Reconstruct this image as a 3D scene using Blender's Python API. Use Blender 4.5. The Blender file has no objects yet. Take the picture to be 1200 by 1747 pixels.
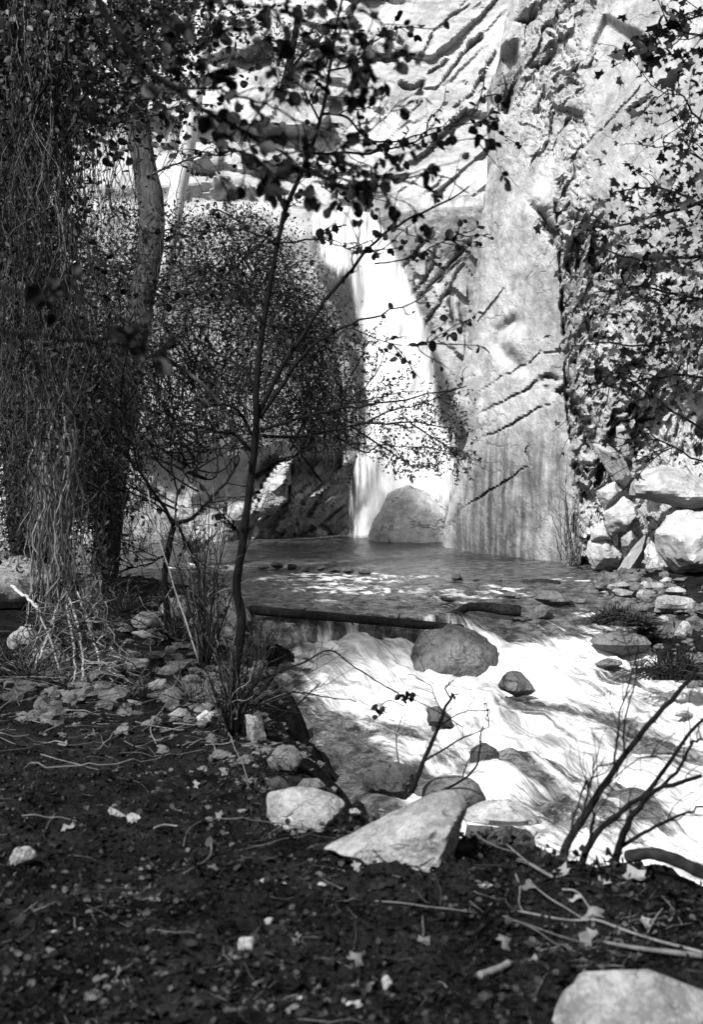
import bpy, bmesh, math
import numpy as np
from math import radians, sin, cos, pi, sqrt, atan, atan2

# ------------------------------------------------------------------ camera model
FPX, CX, CY = 2400.0, 600.0, 873.5
CAMZ = 1.7
PITCH = atan((CY - 740.0) / FPX)
_c, _s = cos(PITCH), sin(PITCH)
CAM = np.array([0.0, 0.0, CAMZ])

def ray(px, py):
    x = (np.asarray(px, float) - CX) / FPX
    y = (CY - np.asarray(py, float)) / FPX
    d = np.stack([x, _c + y * _s, -_s + y * _c], -1)
    return d / d[..., 1:2]

def P(px, py, Y):
    """world point seen at photo pixel (px, py) at distance Y"""
    r = ray(px, py)
    return CAM + r * np.asarray(Y, float)[..., None]

def project(v):
    d = v - CAM
    f = d[..., 1] * _c - d[..., 2] * _s
    u = d[..., 1] * _s + d[..., 2] * _c
    f = np.maximum(f, 0.05)
    return CX + FPX * d[..., 0] / f, CY - FPX * u / f

RS = np.random.RandomState
def ss(a, b, x):
    t = np.clip((np.asarray(x, float) - a) / (b - a), 0, 1)
    return t * t * (3 - 2 * t)

# ------------------------------------------------------------------ noise
def _h(ix, iy, iz, seed):
    with np.errstate(over='ignore'):
        h = (ix.astype(np.uint32) * np.uint32(374761393) + iy.astype(np.uint32) * np.uint32(668265263)
             + iz.astype(np.uint32) * np.uint32(2246822519) + np.uint32((seed * 3266489917) & 0xffffffff))
        h = (h ^ (h >> np.uint32(13))) * np.uint32(1274126177)
        h = (h ^ (h >> np.uint32(15))) * np.uint32(2654435761)
        return h ^ (h >> np.uint32(16))
_G = np.array([[1,1,0],[-1,1,0],[1,-1,0],[-1,-1,0],[1,0,1],[-1,0,1],[1,0,-1],[-1,0,-1],
               [0,1,1],[0,-1,1],[0,1,-1],[0,-1,-1]], float)
def noise3(p, seed=0):
    p = np.asarray(p, float)
    i = np.floor(p).astype(np.int64); f = p - i
    w = f * f * f * (f * (f * 6 - 15) + 10)
    out = 0
    for dx in (0, 1):
        for dy in (0, 1):
            for dz in (0, 1):
                g = _G[_h(i[..., 0] + dx, i[..., 1] + dy, i[..., 2] + dz, seed) % np.uint32(12)]
                dot = g[..., 0] * (f[..., 0] - dx) + g[..., 1] * (f[..., 1] - dy) + g[..., 2] * (f[..., 2] - dz)
                out = out + dot * (w[..., 0] if dx else 1 - w[..., 0]) * (w[..., 1] if dy else 1 - w[..., 1]) * (w[..., 2] if dz else 1 - w[..., 2])
    return out
def fbm(p, o=4, seed=0, gain=0.5, ridged=False):
    a, s, t = 1.0, 0.0, 0.0
    p = np.asarray(p, float)
    for k in range(o):
        n = noise3(p * (2.03 ** k), seed + k * 7)
        if ridged: n = 0.5 - np.abs(n) * 1.4
        s = s + a * n; a *= gain
    return s
def n2(x, y, o=4, seed=0, **k):
    x, y = np.broadcast_arrays(np.asarray(x, float), np.asarray(y, float))
    return fbm(np.stack([x, y, np.full(x.shape, seed * 1.37)], -1), o, seed, **k)
def _r01(h): return (h & np.uint32(0xffffff)).astype(float) / 16777216.0
def facet2(x, y, seed=0, tilt=1.0, jit=0.9):
    """cellular field of tilted planes: returns (height, crack distance, cell random)"""
    ix = np.floor(x).astype(np.int64); iy = np.floor(y).astype(np.int64)
    f1 = np.full(x.shape, 9.0); f2 = np.full(x.shape, 9.0)
    bx = np.zeros(x.shape); by = np.zeros(x.shape); bh = np.zeros(x.shape, np.uint32)
    for dx in (-1, 0, 1):
        for dy in (-1, 0, 1):
            cx, cy = ix + dx, iy + dy
            z = np.full(x.shape, 3, np.int64)
            h = _h(cx, cy, z, seed)
            sx = cx + 0.5 + (_r01(h) - 0.5) * jit
            sy = cy + 0.5 + (_r01(_h(cx, cy, z + 1, seed)) - 0.5) * jit
            d = (x - sx) ** 2 + (y - sy) ** 2
            c = d < f1
            f2 = np.where(c, f1, np.minimum(f2, d))
            f1 = np.where(c, d, f1); bx = np.where(c, x - sx, bx); by = np.where(c, y - sy, by); bh = np.where(c, h, bh)
    a = _r01(bh * np.uint32(2654435761)); gx = _r01(bh * np.uint32(40503) + np.uint32(77)) - .5; gy = _r01(bh * np.uint32(69069) + np.uint32(5)) - .5
    return a - 0.5 + tilt * (gx * bx + gy * by), np.sqrt(f2) - np.sqrt(f1), a

def seg_dist(x, y, poly):
    """distance to an open polyline and the parameter 0..1 along it"""
    best = np.full(np.shape(x), 1e9); tt = np.zeros(np.shape(x)); n = len(poly) - 1
    for k in range(n):
        ax, ay = poly[k]; bx, by = poly[k + 1]
        ex, ey = bx - ax, by - ay
        t = np.clip(((x - ax) * ex + (y - ay) * ey) / (ex * ex + ey * ey + 1e-9), 0, 1)
        d = np.hypot(x - ax - t * ex, y - ay - t * ey)
        c = d < best
        best = np.where(c, d, best); tt = np.where(c, (k + t) / n, tt)
    return best, tt
def inside(x, y, poly):
    r = np.zeros(np.shape(x), bool); n = len(poly)
    for k in range(n):
        ax, ay = poly[k]; bx, by = poly[(k + 1) % n]
        c = ((ay > y) != (by > y)) & (x < (bx - ax) * (y - ay) / (by - ay + 1e-12) + ax)
        r ^= c
    return r
def sdist(x, y, poly):
    d, _ = seg_dist(x, y, list(poly) + [poly[0]])
    return np.where(inside(x, y, poly), -d, d)
def pl(v, pts):
    """piecewise linear v -> value"""
    pts = sorted(pts)
    return np.interp(v, [p[0] for p in pts], [p[1] for p in pts])
def smooth_path(pts, n):
    """Catmull-Rom through rows of pts, n samples"""
    p = np.asarray(pts, float); m = len(p)
    t = np.linspace(0, m - 1, n); i = np.minimum(t.astype(int), m - 2); f = (t - i)[:, None]
    g = lambda k: p[np.clip(k, 0, m - 1)]
    a, b, c, d = g(i - 1), g(i), g(i + 1), g(i + 2)
    return 0.5 * ((2 * b) + (-a + c) * f + (2 * a - 5 * b + 4 * c - d) * f ** 2 + (-a + 3 * b - 3 * c + d) * f ** 3)

# ------------------------------------------------------------------ mesh building
SC = bpy.context.scene
COL = SC.collection
class Geo:
    def __init__(self): self.v, self.f, self.n, self.t = [], [], 0, []
    def add(self, v, faces, tint=0.0):
        v = np.asarray(v, float).reshape(-1, 3)
        self.v.append(v)
        for f in faces: self.f.append(np.asarray(f, np.int64) + self.n)
        self.t.append(np.broadcast_to(np.asarray(tint, float), (len(v),)))
        self.n += len(v); return self
def build(name, geo, mat, parent=None, origin=(0, 0, 0), smooth=True, attrs=None):
    V = np.concatenate(geo.v) - np.asarray(origin, float)
    loops = np.concatenate([f.ravel() for f in geo.f])
    cnt = np.concatenate([np.full(len(f), f.shape[1]) for f in geo.f])
    me = bpy.data.meshes.new(name)
    me.vertices.add(len(V)); me.vertices.foreach_set('co', V.astype(np.float32).ravel())
    me.loops.add(len(loops)); me.loops.foreach_set('vertex_index', loops.astype(np.int32))
    me.polygons.add(len(cnt))
    me.polygons.foreach_set('loop_start', np.concatenate([[0], np.cumsum(cnt)[:-1]]).astype(np.int32))
    me.update(calc_edges=True)
    me.polygons.foreach_set('use_smooth', np.full(len(cnt), smooth, bool))
    a = me.attributes.new('tint', 'FLOAT', 'POINT'); a.data.foreach_set('value', np.concatenate(geo.t).astype(np.float32))
    for k, val in (attrs or {}).items():
        val = np.asarray(val, np.float32)
        if val.ndim == 2:
            a = me.attributes.new(k, 'FLOAT_VECTOR', 'POINT'); a.data.foreach_set('vector', val.ravel())
        else:
            a = me.attributes.new(k, 'FLOAT', 'POINT'); a.data.foreach_set('value', val)
    me.materials.append(mat)
    o = bpy.data.objects.new(name, me); COL.objects.link(o)
    if parent is not None: o.parent = parent
    else: o.location = origin
    return o
def tag(o, label=None, cat=None, group=None, kind=None):
    if label: o['label'] = label
    if cat: o['category'] = cat
    if group: o['group'] = group
    if kind: o['kind'] = kind
    return o
def thing(name, label, cat, loc, group=None):
    o = bpy.data.objects.new(name, None); COL.objects.link(o); o.location = loc; o.empty_display_size = 0.1
    return tag(o, label, cat, group)
def grid_faces(nu, nv):
    i = np.arange(nu - 1)[:, None] * nv + np.arange(nv - 1)[None]
    return np.stack([i, i + nv, i + nv + 1, i + 1], -1).reshape(-1, 4)
def tubes(geo, Pts, R, k=5, tint=0.0, cap=True):
    """Pts (m,n,3), R (m,n): m tubes of n rings each"""
    Pts = np.asarray(Pts, float); R = np.asarray(R, float)
    if Pts.ndim == 2: Pts = Pts[None]; R = R[None]
    m, n, _ = Pts.shape
    T = np.gradient(Pts, axis=1); T /= np.linalg.norm(T, axis=2, keepdims=True) + 1e-12
    mean = Pts[:, -1] - Pts[:, 0]
    ref = np.zeros((m, 3)); ref[np.arange(m), np.argmin(np.abs(mean), axis=1)] = 1
    A = np.cross(T, ref[:, None, :]); A /= np.linalg.norm(A, axis=2, keepdims=True) + 1e-12
    B = np.cross(T, A)
    th = np.linspace(0, 2 * pi, k, endpoint=False)
    V = Pts[:, :, None, :] + R[:, :, None, None] * (A[:, :, None, :] * np.cos(th)[None, None, :, None] + B[:, :, None, :] * np.sin(th)[None, None, :, None])
    V = V.reshape(m, n * k, 3)
    r = np.arange(n - 1)[:, None] * k; c = np.arange(k)[None]; c2 = (c + 1) % k
    q = np.stack([r + c, r + c2, r + k + c2, r + k + c], -1).reshape(-1, 4)
    off = (np.arange(m) * n * k)[:, None, None]
    faces = [(q[None] + off).reshape(-1, 4)]
    if cap:
        e = np.stack([np.arange(k)[::-1], (n - 1) * k + np.arange(k)])
        faces.append((e[None] + off).reshape(-1, k))
    tt = np.broadcast_to(np.asarray(tint, float).reshape(-1, 1), (m, n * k)).ravel() if np.ndim(tint) else tint
    geo.add(V.reshape(-1, 3), faces, tt)
    return geo
def rot_from(axis_y, normal):
    """matrices whose columns are x, y (=axis_y), z (~normal)"""
    y = axis_y / (np.linalg.norm(axis_y, axis=-1, keepdims=True) + 1e-9)
    x = np.cross(y, normal); x /= np.linalg.norm(x, axis=-1, keepdims=True) + 1e-9
    z = np.cross(x, y)
    return np.stack([x, y, z], -1)
def stamp(geo, tv, tf, pos, M, scale, tint=0.0):
    """instances of template (tv, list of face arrays) as real mesh"""
    m, k = len(pos), len(tv)
    V = np.einsum('mij,kj->mki', M, tv) * np.asarray(scale, float).reshape(-1, 1, 1) + np.asarray(pos)[:, None, :]
    off = (np.arange(m) * k)[:, None, None]
    faces = [(np.asarray(f)[None] + off).reshape(-1, np.asarray(f).shape[1]) for f in tf]
    t = np.repeat(np.broadcast_to(np.asarray(tint, float), (m,)), k)
    geo.add(V.reshape(-1, 3), faces, t)
# leaf shapes: y from base (0) to tip (1)
LEAF_SMALL = (np.array([[0,0,0],[-.26,.45,.07],[0,1,-.04],[.26,.45,.07]], float), [np.array([[0,3,2],[0,2,1]])])
LEAF_OVAL = (np.array([[0,0,0],[-.27,.16,.07],[-.4,.45,.1],[-.3,.78,.05],[0,1,-.06],[.3,.78,.05],[.4,.45,.1],[.27,.16,.07]], float),
             [np.array([[0,4,3,2,1],[0,7,6,5,4]])])
_st = []
for k, (ang, r) in enumerate([(-90,.05),(-38,.5),(-18,.8),(4,.6),(24,1.0),(54,.66),(90,1.1),(126,.64),(156,.96),(176,.58),(198,.82),(218,.5)]):
    _st.append([r * cos(radians(ang)) * .62, .3 + r * sin(radians(ang)) * .66, -0.16 * r * r])
LEAF_STAR = (np.array(_st + [[0, .3, .03]]), [np.array([[12, i, (i + 1) % 12] for i in range(12)])])
def rand_dirs(rs, n, up=0.0):
    d = rs.normal(size=(n, 3)); d[:, 2] += up
    return d / np.linalg.norm(d, axis=1, keepdims=True)
_ico = {}
def ico(level):
    if level not in _ico:
        bm = bmesh.new(); bmesh.ops.create_icosphere(bm, subdivisions=level, radius=1)
        bm.verts.ensure_lookup_table()
        v = np.array([x.co[:] for x in bm.verts]); f = np.array([[x.index for x in p.verts] for p in bm.faces]); bm.free()
        _ico[level] = (v / np.linalg.norm(v, axis=1, keepdims=True), f)
    return _ico[level]

# ------------------------------------------------------------------ materials
def new_mat(name):
    m = bpy.data.materials.new(name); m.use_nodes = True
    nt = m.node_tree; nt.nodes.clear()
    return m, nt
class NB:
    """tiny node builder"""
    def __init__(self, nt): self.nt = nt; self.pos = self.node('ShaderNodeNewGeometry').outputs['Position']
    def node(self, t, **kw):
        n = self.nt.nodes.new(t)
        for k, v in kw.items():
            if hasattr(n, k): setattr(n, k, v)
        return n
    def link(self, a, b): self.nt.links.new(a, b)
    def put(self, sock, v):
        if isinstance(v, bpy.types.NodeSocket): self.link(v, sock)
        elif v is not None: sock.default_value = v
    def noise(self, scale, detail=4, rough=0.55, vec=None, dist=0.0):
        n = self.node('ShaderNodeTexNoise'); n.inputs['Scale'].default_value = scale; n.inputs['Detail'].default_value = detail
        n.inputs['Roughness'].default_value = rough; n.inputs['Distortion'].default_value = dist
        self.link(vec if vec is not None else self.pos, n.inputs['Vector']); return n.outputs['Fac']
    def voro(self, scale, vec=None, feature='F1', out='Distance'):
        n = self.node('ShaderNodeTexVoronoi', feature=feature); n.inputs['Scale'].default_value = scale
        self.link(vec if vec is not None else self.pos, n.inputs['Vector']); return n.outputs[out]
    def scale(self, v, xyz):
        n = self.node('ShaderNodeVectorMath', operation='MULTIPLY'); self.put(n.inputs[0], v); n.inputs[1].default_value = xyz; return n.outputs[0]
    def map(self, v, a, b, c=0.0, d=1.0):
        n = self.node('ShaderNodeMapRange', interpolation_type='SMOOTHSTEP'); self.put(n.inputs[0], v)
        for i, x in enumerate((a, b, c, d)): n.inputs[i + 1].default_value = x
        return n.outputs[0]
    def math(self, op, a, b=None, clamp=False):
        n = self.node('ShaderNodeMath', operation=op); n.use_clamp = clamp; self.put(n.inputs[0], a)
        if b is not None: self.put(n.inputs[1], b)
        return n.outputs[0]
    def attr(self, name, out='Fac'):
        n = self.node('ShaderNodeAttribute', attribute_name=name); return n.outputs[out]
    def mix(self, f, a, b):
        n = self.node('ShaderNodeMix', data_type='FLOAT'); self.put(n.inputs[0], f); self.put(n.inputs[2], a); self.put(n.inputs[3], b); return n.outputs[0]
    def grey(self, v):
        n = self.node('ShaderNodeCombineColor')
        for i in range(3): self.put(n.inputs[i], v)
        return n.outputs[0]
    def bump(self, h, strength, dist, normal=None):
        n = self.node('ShaderNodeBump'); n.inputs['Strength'].default_value = strength; n.inputs['Distance'].default_value = dist
        self.link(h, n.inputs['Height'])
        if normal is not None: self.link(normal, n.inputs['Normal'])
        return n.outputs[0]
    def bsdf(self, base, rough, normal=None, spec=0.5, ior=1.45):
        n = self.node('ShaderNodeBsdfPrincipled'); self.put(n.inputs['Base Color'], self.grey(base) if not (isinstance(base, bpy.types.NodeSocket) and base.type == 'RGBA') else base)
        self.put(n.inputs['Roughness'], rough); n.inputs['Specular IOR Level'].default_value = spec; n.inputs['IOR'].default_value = ior
        if normal is not None: self.link(normal, n.inputs['Normal'])
        return n.outputs[0]
    def out(self, sh):
        o = self.node('ShaderNodeOutputMaterial'); self.link(sh, o.inputs['Surface'])

def rock_mat(name, lo, hi, patch=1.2, wetv=0.32, bump=0.6, fine=1.0, streak=False, crack=1.0, cs=1.3):
    m, nt = new_mat(name); b = NB(nt)
    wv = b.node('ShaderNodeTexNoise'); wv.inputs['Scale'].default_value = cs * 1.6; wv.inputs['Detail'].default_value = 5; b.link(b.pos, wv.inputs['Vector'])
    wofs = b.node('ShaderNodeVectorMath', operation='SCALE'); b.link(wv.outputs['Color'], wofs.inputs[0]); wofs.inputs['Scale'].default_value = .9 / cs
    warp = b.node('ShaderNodeVectorMath', operation='ADD'); b.link(b.pos, warp.inputs[0]); b.link(wofs.outputs[0], warp.inputs[1]); warp = warp.outputs[0]
    big = b.noise(patch, 6, 0.62); mid = b.noise(patch * 6, 7, 0.7); sp = b.noise(75, 3, 0.75)
    mixv = b.math('ADD', b.math('MULTIPLY', big, 0.45), b.math('ADD', b.math('MULTIPLY', mid, 0.38), b.math('MULTIPLY', sp, 0.17 * fine)))
    mixv = b.math('SUBTRACT', mixv, 0.085 * (fine - 1))
    col = b.map(mixv, 0.39, 0.62, lo, hi)
    # short dark flecks and lichen spots
    fl = b.noise(1.0, 5, 0.75, vec=b.scale(warp, (7 * cs, 7 * cs, 17 * cs)))
    col = b.math('MULTIPLY', col, b.map(fl, 0.31, 0.40, 0.68, 1.0))
    if streak:
        st = b.noise(3.0, 6, 0.6, vec=b.scale(b.pos, (1.6, 1.6, 0.14)))
        col = b.math('MULTIPLY', col, b.map(st, 0.3, 0.55, 0.86, 1.03))
    # joints: thin irregular cracks
    e1 = b.voro(cs * .55, vec=b.scale(warp, (1, 1, 1.7)), feature='DISTANCE_TO_EDGE'); e2 = b.voro(cs * 2.1, vec=b.scale(warp, (1.5, 1.5, 1)), feature='DISTANCE_TO_EDGE')
    g1 = b.math('MULTIPLY', b.map(e1, 0.0, 0.020, 1, 0), b.map(b.noise(cs * .8, 3), .47, .58, 0, 1)); g2 = b.math('MULTIPLY', b.map(e2, 0.0, 0.035, 1, 0), b.map(b.noise(cs * 1.3, 4, vec=warp), .50, .60, 0, .8))
    jt = b.math('MULTIPLY', b.math('MAXIMUM', g1, g2), crack)
    cr = b.math('MAXIMUM', b.attr('crack'), jt, clamp=True)
    col = b.math('MULTIPLY', col, b.math('SUBTRACT', 1.0, b.math('MULTIPLY', cr, .6)))  # cracks darkened in colour: dirt plus painted-in shade of deep cracks
    wet = b.attr('wet')
    wst = b.noise(3.4, 6, 0.65, vec=b.scale(b.pos, (2.0, 2.0, 0.16)), dist=0.3)
    wm = b.math('MULTIPLY', wet, b.map(wst, 0.36, 0.62, 1.0, 0.35), clamp=True)
    col = b.math('MULTIPLY', col, b.mix(wm, 1.0, wetv))
    h = b.math('ADD', b.math('MULTIPLY', b.noise(5, 10, 0.66, dist=.4), 0.8), b.math('MULTIPLY', b.noise(30, 6, 0.72), 0.16 * fine))
    h = b.math('SUBTRACT', h, b.math('MULTIPLY', cr, .35))
    n1 = b.bump(h, bump, 0.12)
    b.out(b.bsdf(col, b.mix(wm, 0.85, 0.42), n1, spec=0.25))
    return m
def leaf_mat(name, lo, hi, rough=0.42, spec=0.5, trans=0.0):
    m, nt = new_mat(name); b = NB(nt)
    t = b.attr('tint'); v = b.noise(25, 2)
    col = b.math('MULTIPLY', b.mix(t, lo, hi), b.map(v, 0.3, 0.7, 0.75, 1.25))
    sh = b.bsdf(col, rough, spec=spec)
    if trans:
        tr = b.node('ShaderNodeBsdfTranslucent'); b.link(b.grey(col), tr.inputs['Color'])
        mx = b.node('ShaderNodeMixShader'); mx.inputs[0].default_value = trans; b.link(sh, mx.inputs[1]); b.link(tr.outputs[0], mx.inputs[2]); sh = mx.outputs[0]
    b.out(sh); return m
def bark_mat(name, lo, hi, vert=0.25, bump=0.7):
    m, nt = new_mat(name); b = NB(nt)
    vec = b.scale(b.pos, (1, 1, vert))
    n = b.noise(26, 6, 0.65, vec=vec); n2_ = b.noise(4, 4, 0.6)
    v = b.math('ADD', b.math('MULTIPLY', n, 0.6), b.math('MULTIPLY', n2_, 0.4))
    col = b.math('MULTIPLY', b.map(v, 0.33, 0.66, lo, hi), b.math('ADD', 0.75, b.math('MULTIPLY', b.attr('tint'), 0.5)))
    b.out(b.bsdf(col, 0.9, b.bump(n, bump, 0.03), spec=0.08)); return m
# ------------------------------------------------------------------ light, camera
w = bpy.data.worlds.new("World"); SC.world = w; w.use_nodes = True
_nt = w.node_tree; _nt.nodes.clear()
SUN_EL, SUN_AZ = radians(47), radians(213)     # azimuth clockwise from +Y: behind the camera, to its left
sky = _nt.nodes.new('ShaderNodeTexSky'); sky.sky_type = 'NISHITA'; sky.sun_disc = False
sky.sun_elevation = SUN_EL; sky.sun_rotation = SUN_AZ; sky.dust_density = 3.0
bw = _nt.nodes.new('ShaderNodeRGBToBW'); bg = _nt.nodes.new('ShaderNodeBackground'); wo = _nt.nodes.new('ShaderNodeOutputWorld')
_nt.links.new(sky.outputs[0], bw.inputs[0]); _nt.links.new(bw.outputs[0], bg.inputs['Color']); _nt.links.new(bg.outputs[0], wo.inputs[0])
bg.inputs['Strength'].default_value = 0.06
sl = bpy.data.lights.new('sun', 'SUN'); sl.energy = 3.0; sl.angle = radians(2.0); sl.color = (1, 1, 1)
so = bpy.data.objects.new('sun', sl); COL.objects.link(so)
from mathutils import Vector
_d = Vector((sin(SUN_AZ) * cos(SUN_EL), cos(SUN_AZ) * cos(SUN_EL), sin(SUN_EL)))
so.rotation_euler = _d.to_track_quat('Z', 'Y').to_euler(); so.location = (-6, -10, 20)
SC.view_settings.view_transform = 'Standard'; SC.view_settings.look = 'None'; SC.view_settings.gamma = 1.0
SC.view_settings.exposure = 1.8
cd = bpy.data.cameras.new('camera'); co = bpy.data.objects.new('camera', cd); COL.objects.link(co); SC.camera = co
co.location = CAM; co.rotation_euler = (pi / 2 - PITCH, 0, 0)
cd.sensor_fit = 'VERTICAL'; cd.sensor_height = 24.0; cd.sensor_width = 24.0; cd.lens = 24.0 * FPX / 1747.0
cd.clip_end = 500; cd.dof.use_dof = True; cd.dof.focus_distance = 14.5; cd.dof.aperture_fstop = 2.3
SC.cycles.max_bounces = 6; SC.cycles.transparent_max_bounces = 12; SC.cycles.use_denoising = True
SC.render.film_transparent = False

# ------------------------------------------------------------------ terrain and water levels
CREST = [(8,3.4),(3,4.3),(1.2,5.15),(.81,5.45),(.47,5.75),(0.05,6.0),(-.31,6.4),(-.50,7.6),(-.58,8.9),(-.80,11),(-1.15,15),(-2.2,17.6),(-3.8,19),(-14,22)]
LEFTLAND = CREST + [(-70,22),(-70,-40),(70,-40),(70,3.4)]
RIGHTLAND = [(4.9,8.0),(4.1,11.0),(3.5,12.3),(3.2,13.5),(2.95,15.2),(3.0,16.6),(2.9,17.8),(3.1,18.6),(3.6,19.0),(4.6,18.8),(70,19),(70,8)]
def water_level(x, y):
    base = pl(y, [(4,-1.05),(8,-.93),(10,-.88),(12,-.80),(14,-.70),(14.95,-.64)])
    k = ss(0.9, 1.8, x)                                   # sharp log dam on the left, longer chute on the right
    lo = 15.12 - 1.0 * k; hi = 15.32 + 1.0 * k
    t = np.clip((y - lo) / (hi - lo), 0, 1); t = t * t * (3 - 2 * t)
    up = pl(y, [(15,-.31),(17,-.27),(19.3,-.25),(40,-.25)])
    z = base * (1 - t) + up * t
    z = z - 0.16 * ss(.6, 2.4, x) * ss(12.5, 9.5, y)
    return z
def ground_z(x, y):
    dl = sdist(x, y, LEFTLAND) + .30 * n2(x * 1.3, y * 1.3, 3, 3) + .16 * n2(x * 4.2, y * 4.2, 2, 4); dr = sdist(x, y, RIGHTLAND)
    wl = water_level(x, np.maximum(y, 5.0))
    crest = -0.055 * np.clip(y - 5.5, 0, 7.5) + 0.12 * ss(-.8, -4, x) * ss(8, 12, y)
    crest = np.where(y > 13, np.maximum(crest, wl + .08), crest)
    wid = pl(y, [(3,1.5),(8,1.2),(10,.8),(14,.5),(20,.6)])
    bed = wl - 0.35
    zl = crest + (bed - crest) * ss(0, 1, dl / wid)
    rland = wl + 0.03 + 0.16 * np.clip(-dr, 0, 4)
    zr = bed + (rland - bed) * ss(.45, -.35, dr)
    z = np.where(y > 13, np.maximum(zl, zr), np.where(x > 1.5, np.maximum(zl, zr), zl))
    z = np.where(dr < .6, np.maximum(z, zr), z)
    land = ss(.4, -.3, np.minimum(dl, dr))
    z = z + land * (0.05 * n2(x * 1.1, y * 1.1, 3, 5) + 0.035 * n2(x * 4.5, y * 4.5, 3, 9))
    z = z + 0.35 * np.clip(-x - 5.0, 0, 40) + 0.35 * np.clip(x - 6.0, 0, 40)
    return z
XS = np.concatenate([np.linspace(-70,-8,24)[:-1], np.linspace(-8,-3,40)[:-1], np.linspace(-3,3.6,190)[:-1], np.linspace(3.6,8,36)[:-1], np.linspace(8,70,24)])
YS = np.concatenate([np.linspace(-40,1,16)[:-1], np.linspace(1,3.5,30)[:-1], np.linspace(3.5,9,190)[:-1], np.linspace(9,22,150)[:-1], np.linspace(22,40,24)[:-1], np.linspace(40,160,14)])
GX, GY = np.meshgrid(XS, YS, indexing='ij')
GZ = ground_z(GX, GY)
_det = ss(3.4, 4.0, GY) * ss(20, 9, GY) * (np.abs(GX) < 5)
_land = ss(.2, -.2, sdist(GX, GY, LEFTLAND))
GZ = GZ + _det * _land * (0.035 * n2(GX * 7, GY * 7, 3, 20) + 0.024 * n2(GX * 17, GY * 17, 3, 21) + 0.012 * n2(GX * 45, GY * 45, 2, 22, ridged=True))
def gz(x, y):
    x = np.asarray(x, float); y = np.asarray(y, float)
    i = np.clip(np.searchsorted(XS, x) - 1, 0, len(XS) - 2); j = np.clip(np.searchsorted(YS, y) - 1, 0, len(YS) - 2)
    fx = np.clip((x - XS[i]) / (XS[i + 1] - XS[i]), 0, 1); fy = np.clip((y - YS[j]) / (YS[j + 1] - YS[j]), 0, 1)
    return (GZ[i, j] * (1 - fx) * (1 - fy) + GZ[i + 1, j] * fx * (1 - fy) + GZ[i, j + 1] * (1 - fx) * fy + GZ[i + 1, j + 1] * fx * fy)
def surf_z(x, y): return np.maximum(gz(x, y), np.where(y > 5.0, water_level(x, y), -9))
def ghit(px, py, land=False):
    """first point of the ground (or water) along the line of sight of a pixel"""
    r = ray(px, py); Y = np.concatenate([np.arange(2.5, 12, .02), np.arange(12, 40, .06)])
    x = r[0] * Y; z = CAMZ + r[2] * Y
    s = gz(x, Y) if land else surf_z(x, Y)
    k = np.argmax(z <= s)
    return np.array([x[k], Y[k], s[k]])

# soil
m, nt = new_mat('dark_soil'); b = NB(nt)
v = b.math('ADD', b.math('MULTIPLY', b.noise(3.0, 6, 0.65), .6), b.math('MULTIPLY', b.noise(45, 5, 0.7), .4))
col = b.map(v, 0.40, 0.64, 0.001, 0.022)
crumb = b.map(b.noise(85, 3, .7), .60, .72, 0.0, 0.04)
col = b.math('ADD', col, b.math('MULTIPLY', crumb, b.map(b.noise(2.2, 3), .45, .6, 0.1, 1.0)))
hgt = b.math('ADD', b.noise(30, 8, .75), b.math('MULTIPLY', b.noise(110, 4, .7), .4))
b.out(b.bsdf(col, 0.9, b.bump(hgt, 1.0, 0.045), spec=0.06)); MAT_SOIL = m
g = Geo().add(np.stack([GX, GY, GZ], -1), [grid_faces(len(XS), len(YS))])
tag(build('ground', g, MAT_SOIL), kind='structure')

# ------------------------------------------------------------------ water
WXS = np.concatenate([np.linspace(-9,-3,30)[:-1], np.linspace(-3,-1.2,40)[:-1], np.linspace(-1.2,3.6,190)[:-1], np.linspace(3.6,9,30)])
WYS = np.concatenate([np.linspace(4.0,8.0,16)[:-1], np.linspace(8.0,16.2,250)[:-1], np.linspace(16.2,22,130)[:-1], np.linspace(22,29.5,70)])
WX, WY = np.meshgrid(WXS, WYS, indexing='ij')
W0 = water_level(WX, WY)
wpx, wpy = project(np.stack([WX, WY, W0], -1))
# flow coordinates of the stream: s along, t across
fa = atan2(-.86, .5)
FS = WX * cos(fa) + WY * sin(fa); FT = -WX * sin(fa) + WY * cos(fa)
FT = FT + .22 * n2(WX * .9, WY * .9, 2, 31)
low = ss(16.0, 14.6, WY)
strm = n2(FS * .9, FT * 3.2, 4, 33)
def gb(cx, cy, rx, ry, rot=0):
    c, s_ = cos(radians(rot)), sin(radians(rot)); dx, dy = wpx - cx, wpy - cy
    u = (dx * c + dy * s_) / rx; v_ = (-dx * s_ + dy * c) / ry
    return np.exp(-(u * u + v_ * v_))
WZ = W0 + low * (.10 * strm + .06 * n2(FS * 2.6, FT * 5, 3, 35)) * ss(6, 9, WY)
for cx, cy, rx, ry, h in [(905,1335,75,30,.13),(1085,1395,85,40,.16),(930,1395,60,30,.05),(620,1120,55,22,.16),(540,1125,45,20,.1),(500,1170,40,15,.06),
                          (690,1115,26,18,.1),(900,1130,60,20,.09),(970,1150,60,20,.07),(700,1225,60,18,.05),(830,1230,60,20,.07),(940,1240,50,18,-.05),(760,1290,50,20,.06),(1000,1220,60,14,-.05)]:
    WZ = WZ + h * gb(cx, cy, rx, ry)
rif = ss(15.4, 16, WY) * ss(19.6, 18.4, WY)
WZ = WZ + rif * (.025 * n2(WX * 3.2, WY * 4, 3, 37) + .012 * n2(WX * 9, WY * 9, 2, 38))
WZ = WZ + ss(18.6, 19.6, WY) * (.012 * n2(WX * 2.2, WY * 5.5, 3, 41) + .009 * n2(WX * 7, WY * 14, 2, 42))
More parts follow.
